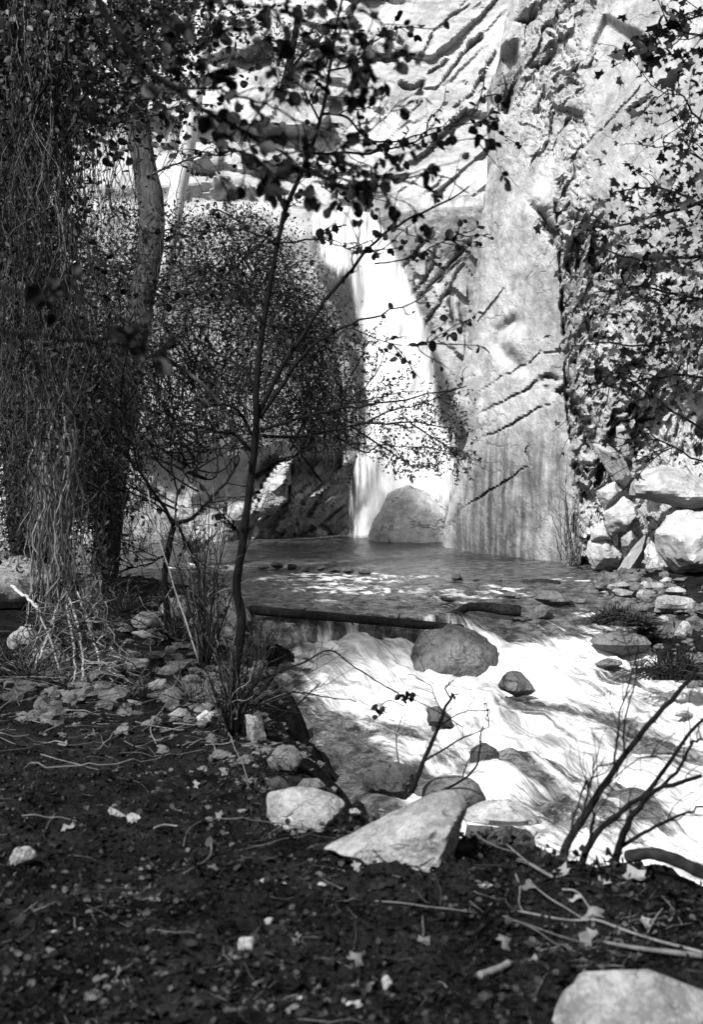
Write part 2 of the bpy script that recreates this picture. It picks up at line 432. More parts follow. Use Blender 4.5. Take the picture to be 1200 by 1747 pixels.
# white water
foam = low * (0.86 + .25 * strm)
for cx, cy, rx, ry, rot, a in [(500,1330,125,85,0,-1.3),(450,1240,80,70,0,-1.0),(560,1290,110,34,0,-.75),(600,1390,110,50,0,-.8),(650,1240,110,20,4,-.35),(545,1235,60,14,0,-.3),
        (1000,1215,130,17,14,-.6),(1110,1270,110,24,16,-.65),(880,1200,70,12,8,-.6),(905,1330,85,28,10,-.72),(1085,1400,95,42,22,-.72),(950,1400,70,34,12,-.6),(740,1330,70,30,0,-.6),
        (820,1340,60,10,0,.3),(880,1075,40,22,20,-.75),(960,1085,70,16,12,-.45),(1060,1150,90,26,8,-.5),(1130,1190,60,20,0,-.4),(930,1140,40,12,0,-.2),(640,1210,60,10,0,-.2),
        (600,1150,140,35,0,.35),(760,1190,150,30,0,.35),(960,1290,120,18,16,.45),(800,1260,40,20,0,.2),(900,1130,80,25,0,.3),(1080,1320,80,18,14,.5),(880,1165,60,10,0,.2),
        (1120,1490,90,50,0,.8),(780,1160,50,8,0,.2)]:
    foam = foam + a * gb(cx, cy, rx, ry, rot) * low
wn = n2(WX * 2.6, WY * 3.4, 4, 51); wn2 = n2(WX * 8, WY * 9, 3, 52)
spots = np.zeros_like(foam)
for cx, cy, rx, ry, rot, a in [(560,985,110,7,0,1.0),(470,987,60,5,0,.8),(590,1004,120,9,2,.85),(700,1010,90,10,0,.6),(760,1020,60,16,0,.65),(850,1010,60,12,0,.5),(640,992,80,5,0,.5),(360,968,70,5,0,1.0),(300,975,30,5,0,.5),(330,966,60,4,0,.7),
        (1000,1050,60,10,0,.5),(700,985,60,5,0,.4),(560,1030,40,8,0,.25),(940,1020,40,8,0,.5),(990,988,40,4,0,.5)]:
    spots = np.maximum(spots, a * gb(cx, cy, rx, ry, rot))
foam = np.maximum(foam, (1 - low) * np.clip(spots * (.62 + 1.5 * wn + 1.3 * wn2) , 0, .85))
lip = np.exp(-((WY - 15.22) / .10) ** 2) * ss(1.1, .8, WX)                       # dark curtain of water under the log
foam = foam * (1 - .95 * lip * ss(-.9, .5, n2(WX * 9, 0 * WX, 2, 61) * 2.2))
edge = sdist(WX, WY, LEFTLAND)
foam = foam * ss(.0, 1.0, edge + .4 * wn)
foam = np.where(WY > 26.2, np.maximum(foam, ss(26.2, 27.2, WY) * ss(-.1, .3, WX)), foam)
m, nt = new_mat('stream_water'); b = NB(nt)
fo = b.attr('foam'); fv = b.attr('flow', 'Vector')
st1 = b.noise(1.0, 5, .6, vec=b.scale(fv, (1.2, 6.5, 1)), dist=.9); st2 = b.noise(1.0, 6, .68, vec=b.scale(fv, (2.6, 22, 1)), dist=.35)
st = b.math('ADD', b.math('MULTIPLY', st1, .5), b.math('ADD', b.math('MULTIPLY', st2, .28), b.math('MULTIPLY', b.noise(4.5, 6, .65), .22)))
fm = b.math('ADD', fo, b.math('MULTIPLY', b.math('SUBTRACT', st, .5), 2.6))
fm = b.map(fm, 0.22, 0.78, 0, 1)
bed = b.math('ADD', b.map(b.noise(7, 6, .7), .38, .66, .012, .09), b.map(b.noise(38, 4, .7), .58, .72, 0, .07))
rip = b.math('ADD', b.noise(1.0, 4, .6, vec=b.scale(b.pos, (5, 9, 5))), b.math('MULTIPLY', b.noise(1.0, 3, .6, vec=b.scale(b.pos, (18, 30, 18))), .45))
nb_ = b.bump(b.math('ADD', rip, b.math('MULTIPLY', st, .5)), .7, .07)
dark = b.bsdf(bed, .16, nb_, spec=.5, ior=1.33)
wn_ = b.bump(st, 1.0, .16)
white = b.bsdf(b.map(st, .36, .62, .20, .66), .7, wn_, spec=.2)
mx = b.node('ShaderNodeMixShader'); b.link(fm, mx.inputs[0]); b.link(dark, mx.inputs[1]); b.link(white, mx.inputs[2]); b.out(mx.outputs[0]); MAT_WATER = m
g = Geo().add(np.stack([WX, WY, WZ], -1), [grid_faces(len(WXS), len(WYS))])
tag(build('stream_water', g, MAT_WATER, attrs={'foam': foam.ravel(), 'flow': np.stack([FS.ravel(), FT.ravel(), 0 * FS.ravel()], -1)}), kind='structure')

# ------------------------------------------------------------------ cliffs
MAT_ROCK = rock_mat('pale_granite', .15, .34, patch=.7, bump=.5, streak=True, crack=.55, cs=.8)
MAT_ROCKD = rock_mat('grey_granite', .24, .50, patch=1.1, bump=.7, wetv=.3)
def groove(px, py, poly, wdt, depth, seed=0, taper=True):
    d, t = seg_dist(px + 3 * n2(px * .05, py * .05, 2, seed), py + 3 * n2(px * .05, py * .05, 2, seed + 1), poly)
    k = (np.sin(np.clip(t, .02, .98) * pi) ** .5) if taper else 1
    wv = wdt * (1 + .9 * n2(px * .06, py * .06, 2, seed + 2))
    CRACK[0] = np.maximum(CRACK[0], np.clip(1.6 - d / np.maximum(wv * .62, .9), 0, 1) * k * min(1, depth * 6))
    return depth * np.exp(-(d / np.maximum(wv * .75, 1.0)) ** 2) * k
CRACK = [0.0]
def sheet(name, A, B, zr, ds, dz, lean, hfun, disp, mat):
    A = np.array(A, float); B = np.array(B, float); L = np.linalg.norm(B - A); u = (B - A) / L
    s = np.arange(0, L + ds, ds); z = np.arange(zr[0], zr[1] + dz, dz)
    S, Z = np.meshgrid(s, z, indexing='ij')
    X = A[0] + u[0] * S; Y = A[1] + u[1] * S + lean(Z, S)
    px, py = project(np.stack([X, Y, Z], -1))
    CRACK[0] = np.zeros_like(px)
    h, wet = hfun(px, py, S, Z)
    V = np.stack([X + disp[0] * h, Y + disp[1] * h, Z + disp[2] * h], -1)
    g = Geo().add(V, [grid_faces(len(s), len(z))[:, ::-1]])
    o = build(name, g, mat, smooth=False, attrs={'wet': np.clip(wet, 0, 1).ravel(), 'crack': CRACK[0].ravel()})
    tag(o, kind='structure'); return o

# right wall: the smooth buttress, the crack beside it and the broken rock to its right
E_EDGE = [(-200,930),(-30,880),(40,862),(90,848),(140,832),(200,838),(260,836),(330,828),(440,815),(600,795),(690,772),(740,797),(790,785),(830,775),(880,762),(935,755),(1000,748)]
G1 = [(934,-60),(932,60),(925,150),(940,250),(948,340),(955,420),(962,560),(968,680),(975,760),(985,930),(987,990)]
def right_h(px, py, S, Z):
    wob = 5 * n2(px * .03, py * .03, 3, 70)
    e = pl(py, E_EDGE) + wob
    g1 = pl(py, [(b_, a_) for a_, b_ in G1])
    h = .10 * n2(S * .55, Z * .4, 3, 71) + .035 * n2(S * 2.2, Z * 2.2, 4, 72) + .012 * n2(S * 9, Z * 9, 3, 73)
    # smooth buttress is gently rounded; left edge turns back into the chute
    h = h - 9.0 * ss(0, 26, e - px)
    h = h - .35 * np.exp(-np.clip(px - e, 0, 999) / 14)
    left = ss(e + 5, e + 60, px)
    # narrow bright face along the left edge of the buttress
    fe = facet2(px * .018, py * .006, 75, 1.3)
    h = h + .09 * fe[0] * np.exp(-((px - e - 20) / 26) ** 2)
    # rubble
    r2 = pl(py, [(-100,1040),(60,1010),(200,1000),(330,995),(430,1060),(520,1400),(2000,1400)])
    rub = ss(-6, 10, px - g1 + wob) * np.maximum(ss(r2 + 25, r2 - 25, px), ss(420, 520, py))
    up = ss(330, 200, py) * ss(e, e + 30, px) * ss(r2 + 20, r2 - 20, px)
    rub = np.maximum(rub, up * .8)
    q = S * .9 + .35 * Z
    ww = .22 * n2(S * 1.3, Z * 1.3, 3, 80); wv = .22 * n2(S * 1.3, Z * 1.3, 3, 79)
    qa, qb = q * .80 + Z * .60 + ww, -q * .60 + Z * .80 + wv            # joints dip down to the right
    f1, c1, a1 = facet2(qa * .62, qb * 1.15, 81, 2.4)
    f2_, c2, a2 = facet2(qa * 1.7, qb * 2.7, 83, 2.6)
    f3, c3, a3 = facet2(qa * 4.6, qb * 6.2, 85, 2.6)
    f4, c4, a4 = facet2(qb * 11, qa * 9, 87, 2.4)
    pat = ss(-.12, .18, n2(S * .8, Z * .8, 3, 78))
    pk = ss(.16, .30, n2(qa * 2.2, qb * 3.0, 3, 68)); pk2 = ss(.2, .3, n2(qa * 6, qb * 8, 2, 67))
    hi_ = 1 - .45 * ss(420, 300, py)
    h = h + rub * hi_ * (.40 * f1 + .24 * f2_ * (.4 + .9 * pat) + .11 * f3 * (.4 + .9 * pat) + .05 * f4 * (.4 + pat) - .30 * pk * pat - .08 * pk2 - .10 * np.exp(-(c1 / .035) ** 2) * pat + .05 * n2(S * 4, Z * 4, 3, 86))
    # crack beside the buttress, dark wedge lower down
    h = h - groove(px, py, G1[4:], 3.2, .28, 88, False) * ss(320, 380, py) * ss(-.25, .1, n2(py * .02, py * 0, 3, 66))
    CRACK[0] = CRACK[0] * (1 - .75 * np.exp(-((px - g1) / 9) ** 2) * ss(.15, -.1, n2(py * .02, py * 0, 3, 66)))
    h = h - groove(px, py, [(905,345),(925,362),(944,395),(950,420)], 8, .5, 89)
    h = h - groove(px, py, [(968,655),(985,700),(1005,745),(1014,775)], 11, .8, 90)
    h = h - groove(px, py, [(880,30),(905,25),(922,10)], 6, .4, 91) - groove(px, py, [(905,110),(930,105),(950,80)], 7, .4, 92)
    for k, (pts, wd, dp) in enumerate([
        ([(826,700),(868,682),(905,662),(912,654),(938,646),(966,649)], 2.2, .16), ([(842,652),(880,630),(908,615),(921,602),(966,600)], 1.8, .12),
        ([(798,762),(820,746),(845,738),(870,727),(900,709),(920,696),(946,689)], 2.1, .16), ([(754,908),(790,866),(825,846),(870,816),(906,792)], 2.1, .15),
        ([(918,645),(940,642),(958,648)], 4, .22), ([(950,672),(962,660),(968,652)], 4, .25), ([(812,672),(842,652)], 2, .06), ([(925,662),(938,661)], 3, .1),
        ([(905,792),(898,768),(905,760)], 2.4, .08), ([(760,900),(785,868)], 3, .1)]):
        h = h - groove(px, py, pts, wd, dp, 100 + k) * left
    h = h + .05 * ss(0, 14, 700 - py - (px - 826) * -.36) * (px < 975) * (px > 800) * 0
    # scooped hollow on the buttress
    d, _ = seg_dist(px, py, [(878,548),(858,565),(852,585),(862,604),(884,622)])
    h = h - .22 * np.exp(-(d / 12) ** 2) + .08 * np.exp(-(((px - 880) / 22) ** 2 + ((py - 583) / 20) ** 2))
    # big flat facet and bright ramp at the upper right
    fd = sdist(px, py, [(1034,26),(1096,58),(1102,112),(1042,192),(1000,218),(996,110)])
    h = h - ss(6, -6, fd) * (.25 + .004 * (px - 1040))
    ramp = ss(-10, 20, (px - 1000) * .8 + (py - 240) * .75 - 0) * ss(450, 330, py)
    h = h + ramp * (.15 + .05 * facet2(S * .7 - Z * .5, Z * .25, 95, 1.2)[0])
    h = h - groove(px, py, [(1068,198),(1088,184),(1106,168)], 3.5, .3, 96) - groove(px, py, [(985,260),(1010,238),(1060,190),(1130,110)], 3, .12, 97)
    dn = sdist(px, py, [(826,112),(850,70),(885,62),(892,110),(868,190),(850,186),(838,176)])
    h = h - ss(4, -10, dn) * .55 + ss(4, -10, dn) * .5 * facet2(px * .035, py * .02, 98, 1.4)[0]
    wet = ss(700, 800, py + .25 * (px - 800) * 0 + 45 * n2(px * .018, py * .004, 3, 110)) * ss(995, 960, px)
    wet = wet * ss(e + 2, e + 22, px + 12 * n2(px * .02, py * .008, 2, 111))
    dry = np.exp(-((px - 935 - 12 * n2(py * .02, px * 0, 2, 112)) / 11) ** 2) * ss(860, 900, py)
    wet = wet * (1 - .9 * dry)
    wet = np.maximum(wet, ss(955, 962, py) * .8)
    wet = np.maximum(wet, .8 * ss(4, -8, dn)) + .12 * rub  # notch darkened as well, rubble slightly
    return h, wet
sheet('cliff_right', (.35, 26.1), (8.2, 12.5), (-1.0, 13.5), .032, .032, lambda Z, S: .05 * np.clip(Z, 0, 99) + .30 * np.clip(Z - 5.2, 0, 99) + .2 * np.clip(Z - 7.5, 0, 99), right_h, (-.12, -.99, 0), MAT_ROCK)

# back wall: recessed face beside the fall, long pale slabs above it
def back_h(px, py, S, Z):
    h = .25 * n2(S * .3, Z * .3, 3, 120) + .06 * n2(S * 1.3, Z * 1.3, 4, 121) + .02 * n2(S * 6, Z * 6, 3, 122)
    top = ss(350, 320, py + 8 * n2(px * .02, py * .02, 2, 123))
    # chute of the waterfall
    cx_ = pl(py, [(300,600),(380,615),(480,640),(600,670),(900,690)])
    h = h - .9 * np.exp(-((px - cx_) / 62) ** 2) * ss(300, 380, py)
    # smooth water-worn lip to the left of it
    r = ((px - 540) / 78) ** 2 + ((py - 440) / 88) ** 2
    h = h + 1.0 * np.sqrt(np.clip(1 - r, 0, 1))
    # recess with slanting gashes
    rec = ss(628, 660, px) * ss(325, 470, py) * ss(840, 815, px - .0 * py); rct = ss(628, 660, px) * ss(330, 352, py)
    h = h - rec * .5 + rec * .16 * facet2((px + py) * .012, (px - py * .8) * .03, 125, 1.6)[0]
    for k, (pts, wd, dp) in enumerate([([(703,493),(722,470),(742,440),(748,410)], 2.6, .2), ([(713,499),(750,462),(782,428),(808,402)], 3, .22), ([(725,493),(756,465),(790,432)], 2.4, .2),
        ([(721,551),(745,520),(762,495),(800,428)], 3, .2), ([(700,428),(718,414),(736,400)], 2, .15), ([(676,455),(694,434),(712,426)], 2, .15), ([(790,500),(796,540),(792,560)], 9, .25),
        ([(766,480),(775,520),(786,560)], 6, .2)]):
        h = h - groove(px, py, pts, wd, dp, 130 + k)
    # upper ledges (left) and slanting slabs (right)
    sw = Z + .16 * S + .35 * n2(S * .5, Z * .5, 3, 139)
    fa_, ca, aa = facet2(S * .30 + .4 * n2(S * .6, Z, 3, 140), sw * .85, 141, 2.0)
    fb, cb, ab = facet2(S * .9 + .3 * n2(S, Z, 2, 138), sw * 2.6, 142, 2.4)
    led = top * ss(720, 640, px)
    h = h + led * (.75 * fa_ + .22 * fb * ss(-.1, .2, n2(S * .5, Z * .7, 2, 137)))
    slab = top * ss(640, 720, px)
    sx_ = px * .67 + py * .74 + 4 * n2(px * .01, py * .01, 3, 136); sy_ = px * .74 - py * .67
    fs, cs, as_ = facet2(sx_ / 52, sy_ / 240, 143, 3.6)
    h = h + slab * (.15 * fs + .07 * facet2(sx_ / 22, sy_ / 90, 144, 3.0)[0])
    for k, (pts, wd, dp) in enumerate([([(722,142),(747,147),(762,126),(787,90),(810,63),(826,50)], 2.4, .25), ([(722,92),(740,57),(767,33),(800,12)], 2.0, .2), ([(730,120),(752,108),(765,97)], 3, .3),
        ([(778,185),(800,160),(822,130),(850,82)], 2.0, .2), ([(685,140),(705,140),(722,135)], 5, .5), ([(800,70),(825,58)], 4, .3), ([(630,95),(690,88)], 7, .9), ([(540,90),(580,84),(620,100)], 8, .9), ([(425,85),(470,95),(500,90)], 8, .9),
        ([(480,348),(520,352),(545,352)], 4, .3)]):
        h = h - groove(px, py, pts, wd, dp, 150 + k, False) * top
    wet = rct * (.55 + .35 * n2(px * .02, py * .006, 3, 160)) + np.exp(-r * 1.2) * .55 * ss(350, 362, py)
    dk = sum(np.exp(-(((px - a) / c) ** 2 + ((py - b_) / d) ** 2)) for a, b_, c, d in [(690,165,34,22),(560,95,40,14),(450,92,40,14),(655,88,40,14),(880,-40,40,30)])  # darker patches on the upper ledges, passed on with the wet values
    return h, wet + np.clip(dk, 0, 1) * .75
sheet('cliff_back', (-16, 31.5), (10, 27.4), (-1.0, 17.0), .05, .042, lambda Z, S: .06 * np.clip(Z, 0, 99) + .75 * np.clip(Z - 6.3, 0, 99) + .3 * np.clip(Z - 9, 0, 99), back_h, (0, -1, .15), MAT_ROCK)

# left rock: rounded mass that the shrubs grow on
EL = [(300,440),(345,455),(420,520),(480,555),(540,580),(640,606),(790,620),(830,606),(850,601),(920,601),(1000,601)]
def left_h(px, py, S, Z):
    e = pl(py, EL) + 5 * n2(px * .03, py * .03, 2, 170)
    h = .3 * n2(S * .35, Z * .35, 3, 171) + .08 * n2(S * 1.6, Z * 1.6, 4, 172) + .02 * n2(S * 7, Z * 7, 3, 173)
    ang = ss(405, 440, px + .3 * (py - 850)) * ss(760, 800, py)
    q1 = facet2((px * .7 + py * .7) * .022, (px * .7 - py * .7) * .009, 174, 1.6)
    q2 = facet2((px * .7 + py * .7) * .06, (px * .7 - py * .7) * .02, 175, 1.6)
    h = h + ang * (.7 * q1[0] + .25 * q2[0] - .2 * np.exp(-(q1[1] / .05) ** 2))
    h = h - .5 * ang * ss(850, 930, py)
    h = h - 8 * ss(-4, 20, px - e)
    h = h + .5 * np.exp(-((py - 740) / 60) ** 2) * ss(180, 260, px)
    wet = ang * .85 + ss(905, 925, py) * .7 + 1.6 * ss(775, 720, py + 25 * n2(px * .02, py * .02, 3, 176))  # last term darkens the upper rock where the shrubs stand
    return h, wet
sheet('cliff_left', (-12, 20.5), (1.6, 27.5), (-1.0, 6.3), .06, .045, lambda Z, S: .10 * np.clip(Z, 0, 99) + 4.0 * np.clip(Z - 4.7, 0, 99) ** 1.3, left_h, (.05, -1, .0), MAT_ROCKD)

# ------------------------------------------------------------------ waterfall
def fall(name, edges, Yf, dens_fun, nt_=120, nw=50, seed=0):
    ys = np.linspace(edges[0][0], edges[-1][0], nt_)
    l = pl(ys, [(e[0], e[1]) for e in edges]); r = pl(ys, [(e[0], e[2]) for e in edges])
    a = np.linspace(0, 1, nw)
    PXf = l[:, None] * (1 - a) + r[:, None] * a; PYf = np.repeat(ys[:, None], nw, 1)
    t = np.linspace(0, 1, nt_)[:, None]
    Yv = Yf(t) - .35 * np.sin(a * pi)[None] + .10 * n2(PXf * .05, PYf * .012, 3, seed)
    V = P(PXf, PYf, Yv)
    d = dens_fun(t, a[None], PXf, PYf)
    uv = np.stack([PXf * .02, PYf * .02, 0 * PXf], -1)
    o = build(name, Geo().add(V, [grid_faces(nt_, nw)]), MAT_FALL, attrs={'dens': d.ravel(), 'flow': uv.reshape(-1, 3)})
    return tag(o, kind='structure')
m, nt = new_mat('falling_water'); b = NB(nt)
fv = b.attr('flow', 'Vector')
st = b.math('ADD', b.math('MULTIPLY', b.noise(1.0, 5, .6, vec=b.scale(fv, (6, .55, 1)), dist=.2), .6), b.math('MULTIPLY', b.noise(1.0, 4, .6, vec=b.scale(fv, (19, .9, 1))), .4))
al = b.map(b.math('ADD', b.attr('dens'), b.math('MULTIPLY', b.math('SUBTRACT', st, .5), 1.8)), .10, .90, 0, 1)
whit = b.bsdf(b.map(st, .35, .62, .62, .95), .8, b.bump(st, .35, .10), spec=.1)
tr = b.node('ShaderNodeBsdfTransparent'); tl = b.node('ShaderNodeBsdfTranslucent'); tl.inputs['Color'].default_value = (.95, .95, .95, 1)
m0 = b.node('ShaderNodeMixShader'); m0.inputs[0].default_value = .3; b.link(whit, m0.inputs[1]); b.link(tl.outputs[0], m0.inputs[2])
mx = b.node('ShaderNodeMixShader'); b.link(al, mx.inputs[0]); b.link(tr.outputs[0], mx.inputs[1]); b.link(m0.outputs[0], mx.inputs[2]); b.out(mx.outputs[0]); MAT_FALL = m
fall('waterfall', [(362,590,640),(395,578,662),(480,590,704),(570,612,740),(660,612,752),(760,608,772),(850,600,790),(922,592,800)],
     lambda t: 28.3 - 1.1 * t ** .7, lambda t, a, x, y: 1.75 * np.sin(np.clip(a, 0, 1) * pi) ** .75 - .12 - .35 * ss(.06, 0, t), seed=181)
fall('waterfall_veil', [(352,540,610),(372,530,612),(400,532,612),(470,556,612),(520,575,618)], lambda t: 27.75 - .45 * t, lambda t, a, x, y: (.46 + .40 * a) * np.sin(np.clip(a * .9 + .08, 0, 1) * pi) ** .4 - .2 * ss(.08, 0, t) - 1.0 * ss(.5, 1, t), seed=182)
fall('waterfall_spray', [(690,612,760),(760,600,790),(830,596,800),(880,594,780),(925,590,770)], lambda t: 26.75 - .3 * t, lambda t, a, x, y: .95 * np.sin(np.clip(a, 0, 1) * pi) ** .6 * ss(0, .3, t) + .1 * n2(x * .03, y * .03, 2, 183), seed=183)
# ------------------------------------------------------------------ rocks, each a thing of its own
MAT_STONE = rock_mat('river_stone', .13, .38, patch=3.0, bump=.9, fine=1.6, cs=3.5)
MAT_STONED = rock_mat('wet_river_stone', .035, .14, patch=3.0, bump=1.0, fine=1.3, cs=3)
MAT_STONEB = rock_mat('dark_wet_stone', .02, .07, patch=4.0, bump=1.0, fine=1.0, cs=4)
MAT_STONEW = rock_mat('bleached_stone', .12, .32, patch=4.2, bump=.9, fine=1.6, cs=3, crack=.6)
MAT_PALE = rock_mat('washed_granite', .30, .62, patch=1.6, bump=1.0, fine=1.3, cs=1.8)
def hull(dirs, N, D, p=16):
    dots = np.clip(dirs @ N.T, 0, None) / D[None]
    return (dots ** p).sum(1) ** (-1.0 / p)
def rock(name, label, poly, mat, cat='rock', Y=None, thick=None, seed=1, group=None, front=(.0, .45), tau=.5, level=4, rough=.06, sharp=18, sink=0.0, extra=3, wet=0.0):
    rs = RS(seed); poly = np.asarray(poly, float)
    if Y is None:
        bot = poly[np.argmax(poly[:, 1])]; cxp = poly[:, 0].mean()
        Y = ghit(cxp * .6 + bot[0] * .4, poly[:, 1].max())[1]
    pts = P(poly[:, 0], poly[:, 1], Y); xz = pts[:, [0, 2]]
    # order counter-clockwise
    area = np.sum(xz[:, 0] * np.roll(xz[:, 1], -1) - np.roll(xz[:, 0], -1) * xz[:, 1])
    if area < 0: xz = xz[::-1]
    c = xz.mean(0); size = np.ptp(xz, axis=0).max()
    if thick is None: thick = .42 * size
    N, D = [], []
    for k in range(len(xz)):
        a, b_ = xz[k], xz[(k + 1) % len(xz)]; e = b_ - a; L = np.linalg.norm(e)
        if L < 1e-6: continue
        n = np.array([e[1], -e[0]]) / L; d = max((a - c) @ n, .04 * size)
        for sgn in (-1, 1):
            t = sgn * tau * (0.6 + .8 * rs.rand()); q = 1 / sqrt(1 + t * t)
            N.append([n[0] * q, t * q, n[1] * q]); D.append(d * q)
    def plane(v, d):
        v = np.array(v, float); N.append(v / np.linalg.norm(v)); D.append(d)
    plane([front[0], -1, front[1]], thick); plane([.1, 1, .25], thick)
    for k in range(extra):
        v = np.array([rs.uniform(-.9, .9), -1, rs.uniform(-.5, .9)]); plane(v, thick * rs.uniform(.66, 1.0))
    dirs, faces = ico(level)
    sc = np.array([1, thick / (size * .5) if thick < size * .5 else 1, 1])      # spread vertices over flat rocks
    dd = dirs * sc; dd /= np.linalg.norm(dd, axis=1, keepdims=True)
    r = hull(dd, np.array(N), np.array(D), sharp * 1.7)
    v = dd * r[:, None]
    k_ = 1.0 / size; off = rs.uniform(-50, 50, 3)
    r2 = 1 + rough * (1.4 * fbm(v * k_ * 2.2 + off, 4, seed) + .75 * fbm(v * k_ * 6 + off, 4, seed + 3, ridged=True) - .3)
    v = v * r2[:, None] + np.array([c[0], Y, c[1] - sink])
    org = np.array([c[0], Y, v[:, 2].min()])
    o = build(name, Geo().add(v, [faces], 0), mat, origin=org, attrs={'wet': np.full(len(v), wet) if np.ndim(wet) == 0 else wet})
    o.data.set_sharp_from_angle(angle=radians(24))
    return tag(o, label, cat, group)
def blob(cx, cy, rx, ry, seed=0, n=8, flat=.75):
    """irregular outline round a pixel; the lower side is squarer and sinks into the ground"""
    rs = RS(seed + 900); a = np.sort(rs.uniform(0, 2 * pi, n) * .25 + np.linspace(0, 2 * pi, n, endpoint=False))
    k = rs.uniform(.86, 1.12, n)
    return np.stack([cx + rx * k * np.cos(a), cy - ry * k * np.sin(a) * np.where(np.sin(a) < 0, flat, 1)], -1)

# -- talus at the foot of the right wall
TAL = 'boulders at the foot of the right cliff'
for lab, poly, Y, th, mat, sd, fr in [
    ('huge pale boulder with a flat upper face, highest of the pile below the maple leaves', [(1074,827),(1097,802),(1130,790),(1179,806),(1225,830),(1225,880),(1179,870),(1130,876),(1093,868),(1076,848)], 18.6, .75, MAT_ROCK, 11, (-.5,.5)),
    ('large smooth grey boulder half in shade at the right edge above the shore stones', [(1114,914),(1139,879),(1165,867),(1215,870),(1240,940),(1215,985),(1181,982),(1153,976),(1125,946)], 17.6, .7, MAT_ROCK, 12, (-.7,.25)),
    ('long leaning slab rising from the pool beside the large smooth grey boulder', [(1051,976),(1083,930),(1116,895),(1126,902),(1103,945),(1101,990),(1060,985)], 19.0, .5, MAT_ROCK, 13, (-.5,.3)),
    ('blunt grey boulder standing in the pool edge, left end of the cliff-foot pile', [(1002,923),(1032,907),(1069,942),(1055,972),(1013,974),(1000,949)], 20.0, .5, MAT_ROCK, 14, (-.3,.5)),
    ('sharp faceted block wedged in the middle of the cliff-foot pile', [(1033,872),(1065,848),(1088,860),(1097,902),(1069,906),(1055,925),(1033,895)], 19.6, .5, MAT_ROCK, 15, (.1,.2)),
    ('pale rounded block under the slanting slabs of the right cliff', [(1017,837),(1051,820),(1062,837),(1051,858),(1032,872),(1018,846)], 20.0, .35, MAT_ROCK, 16, (-.3,.5)),
    ('long slanting slab lying against the right cliff above the pale rounded block', [(1013,760),(1035,753),(1065,780),(1080,811),(1067,831),(1046,820),(1028,790)], 20.0, .45, MAT_ROCK, 17, (-.4,.3)),
    ('upright narrow slab against the right cliff, highest of the leaning slabs', [(1051,727),(1069,725),(1083,760),(1081,787),(1065,783),(1053,753)], 20.0, .4, MAT_ROCK, 18, (-.5,.2)),
    ('dark shaded rock squeezed between the leaning slab and the large smooth boulder', [(1100,942),(1111,918),(1130,942),(1153,976),(1125,985),(1104,970)], 18.3, .35, MAT_ROCKD, 19, (-.3,.2)),
    ('small rough rock perched on the left shoulder of the huge pale boulder', [(1079,783),(1097,765),(1116,780),(1099,801),(1081,806)], 19.2, .35, MAT_ROCK, 20, (-.2,.5)),
    ('small square stone in the dark gap below the faceted block', [(1060,918),(1078,905),(1086,920),(1074,938),(1062,932)], 19.2, .2, MAT_ROCK, 21, (-.3,.4)),
    ('small leaning stone above the blunt grey boulder', [(1010,905),(1030,885),(1040,905),(1050,925),(1030,925),(1008,922)], 19.9, .3, MAT_ROCK, 22, (-.2,.5))]:
    rock('boulder', lab, poly, mat, 'boulder', Y, th, sd, TAL, fr, rough=.08, sharp=60, level=5, extra=9, tau=.4)
rock('boulder', 'big triangular pale boulder at the foot of the waterfall', [(622,960),(634,895),(664,842),(696,825),(732,838),(762,868),(776,960)], MAT_PALE, 'boulder', 25.9, .95, 31, None, (-.45,.75), rough=.05, sharp=80, level=5, extra=8, tau=.3)
_dam = rock('boulder', 'big dark wet boulder in midstream at the end of the dam log', [(692,1190),(696,1108),(718,1076),(766,1063),(814,1073),(848,1102),(860,1148),(856,1190)], MAT_STONED, 'boulder', 14.45, .55, 32, None, (-.25,.75), rough=.08, sharp=40, level=5, extra=9, tau=.35)

# -- rocks along the near edge of the stream and on the bank
NB_ = 'rocks on the near bank'
rock('rock', 'large pale wedge-shaped rock lying on the near bank, tapering to the left', [(548,1446),(675,1382),(727,1356),(776,1347),(802,1370),(788,1430),(767,1500),(650,1490)], MAT_STONEW, 'rock', 5.55, .26, 41, NB_, (-.15,.8), rough=.05, sharp=24, level=5, tau=.35)
rock('rock', 'pale blocky rock on the bank left of the large wedge-shaped rock', [(456,1352),(499,1342),(544,1344),(574,1357),(588,1372),(577,1392),(549,1436),(500,1436),(455,1400)], MAT_STONEW, 'rock', 6.3, .2, 42, NB_, (.1,.9), rough=.06, sharp=22, level=5, tau=.35)
rock('rock', 'black mossy rock at the water edge under the twiggy seedling', [(618,1350),(620,1322),(640,1306),(675,1297),(709,1306),(715,1345),(690,1365)], MAT_STONEB, 'rock', 8.6, .26, 43, NB_, (.1,.7), rough=.14, sharp=12)
rock('rock', 'smooth grey rock at the water edge behind the large wedge-shaped rock', [(715,1375),(720,1337),(750,1323),(782,1321),(817,1333),(833,1362),(825,1385)], MAT_STONED, 'rock', 8.2, .28, 44, NB_, (.0,.9), rough=.05, sharp=14)
rock('rock', 'grey ledge slab roofing a black hollow, with water sliding over its right end', [(782,1398),(800,1380),(825,1369),(867,1364),(905,1382),(930,1406),(918,1418),(850,1408),(800,1408)], MAT_STONE, 'rock', 7.6, .55, 45, NB_, (.1,.9), rough=.09, sharp=24, tau=.25)
rock('rock', 'black rock added as the shade in the hollow under the ledge slab', [(792,1404),(915,1412),(925,1480),(800,1480)], MAT_STONEB, 'rock', 8.1, .10, 49, NB_, (.0,.1), rough=.10, sharp=16)  # dark stone colour put here as the shadow inside the hollow
rock('rock', 'small pale stone between the blocky rock and the wedge-shaped rock', blob(601, 1386, 18, 8, 46), MAT_STONE, 'rock', None, None, 46, NB_, level=3)
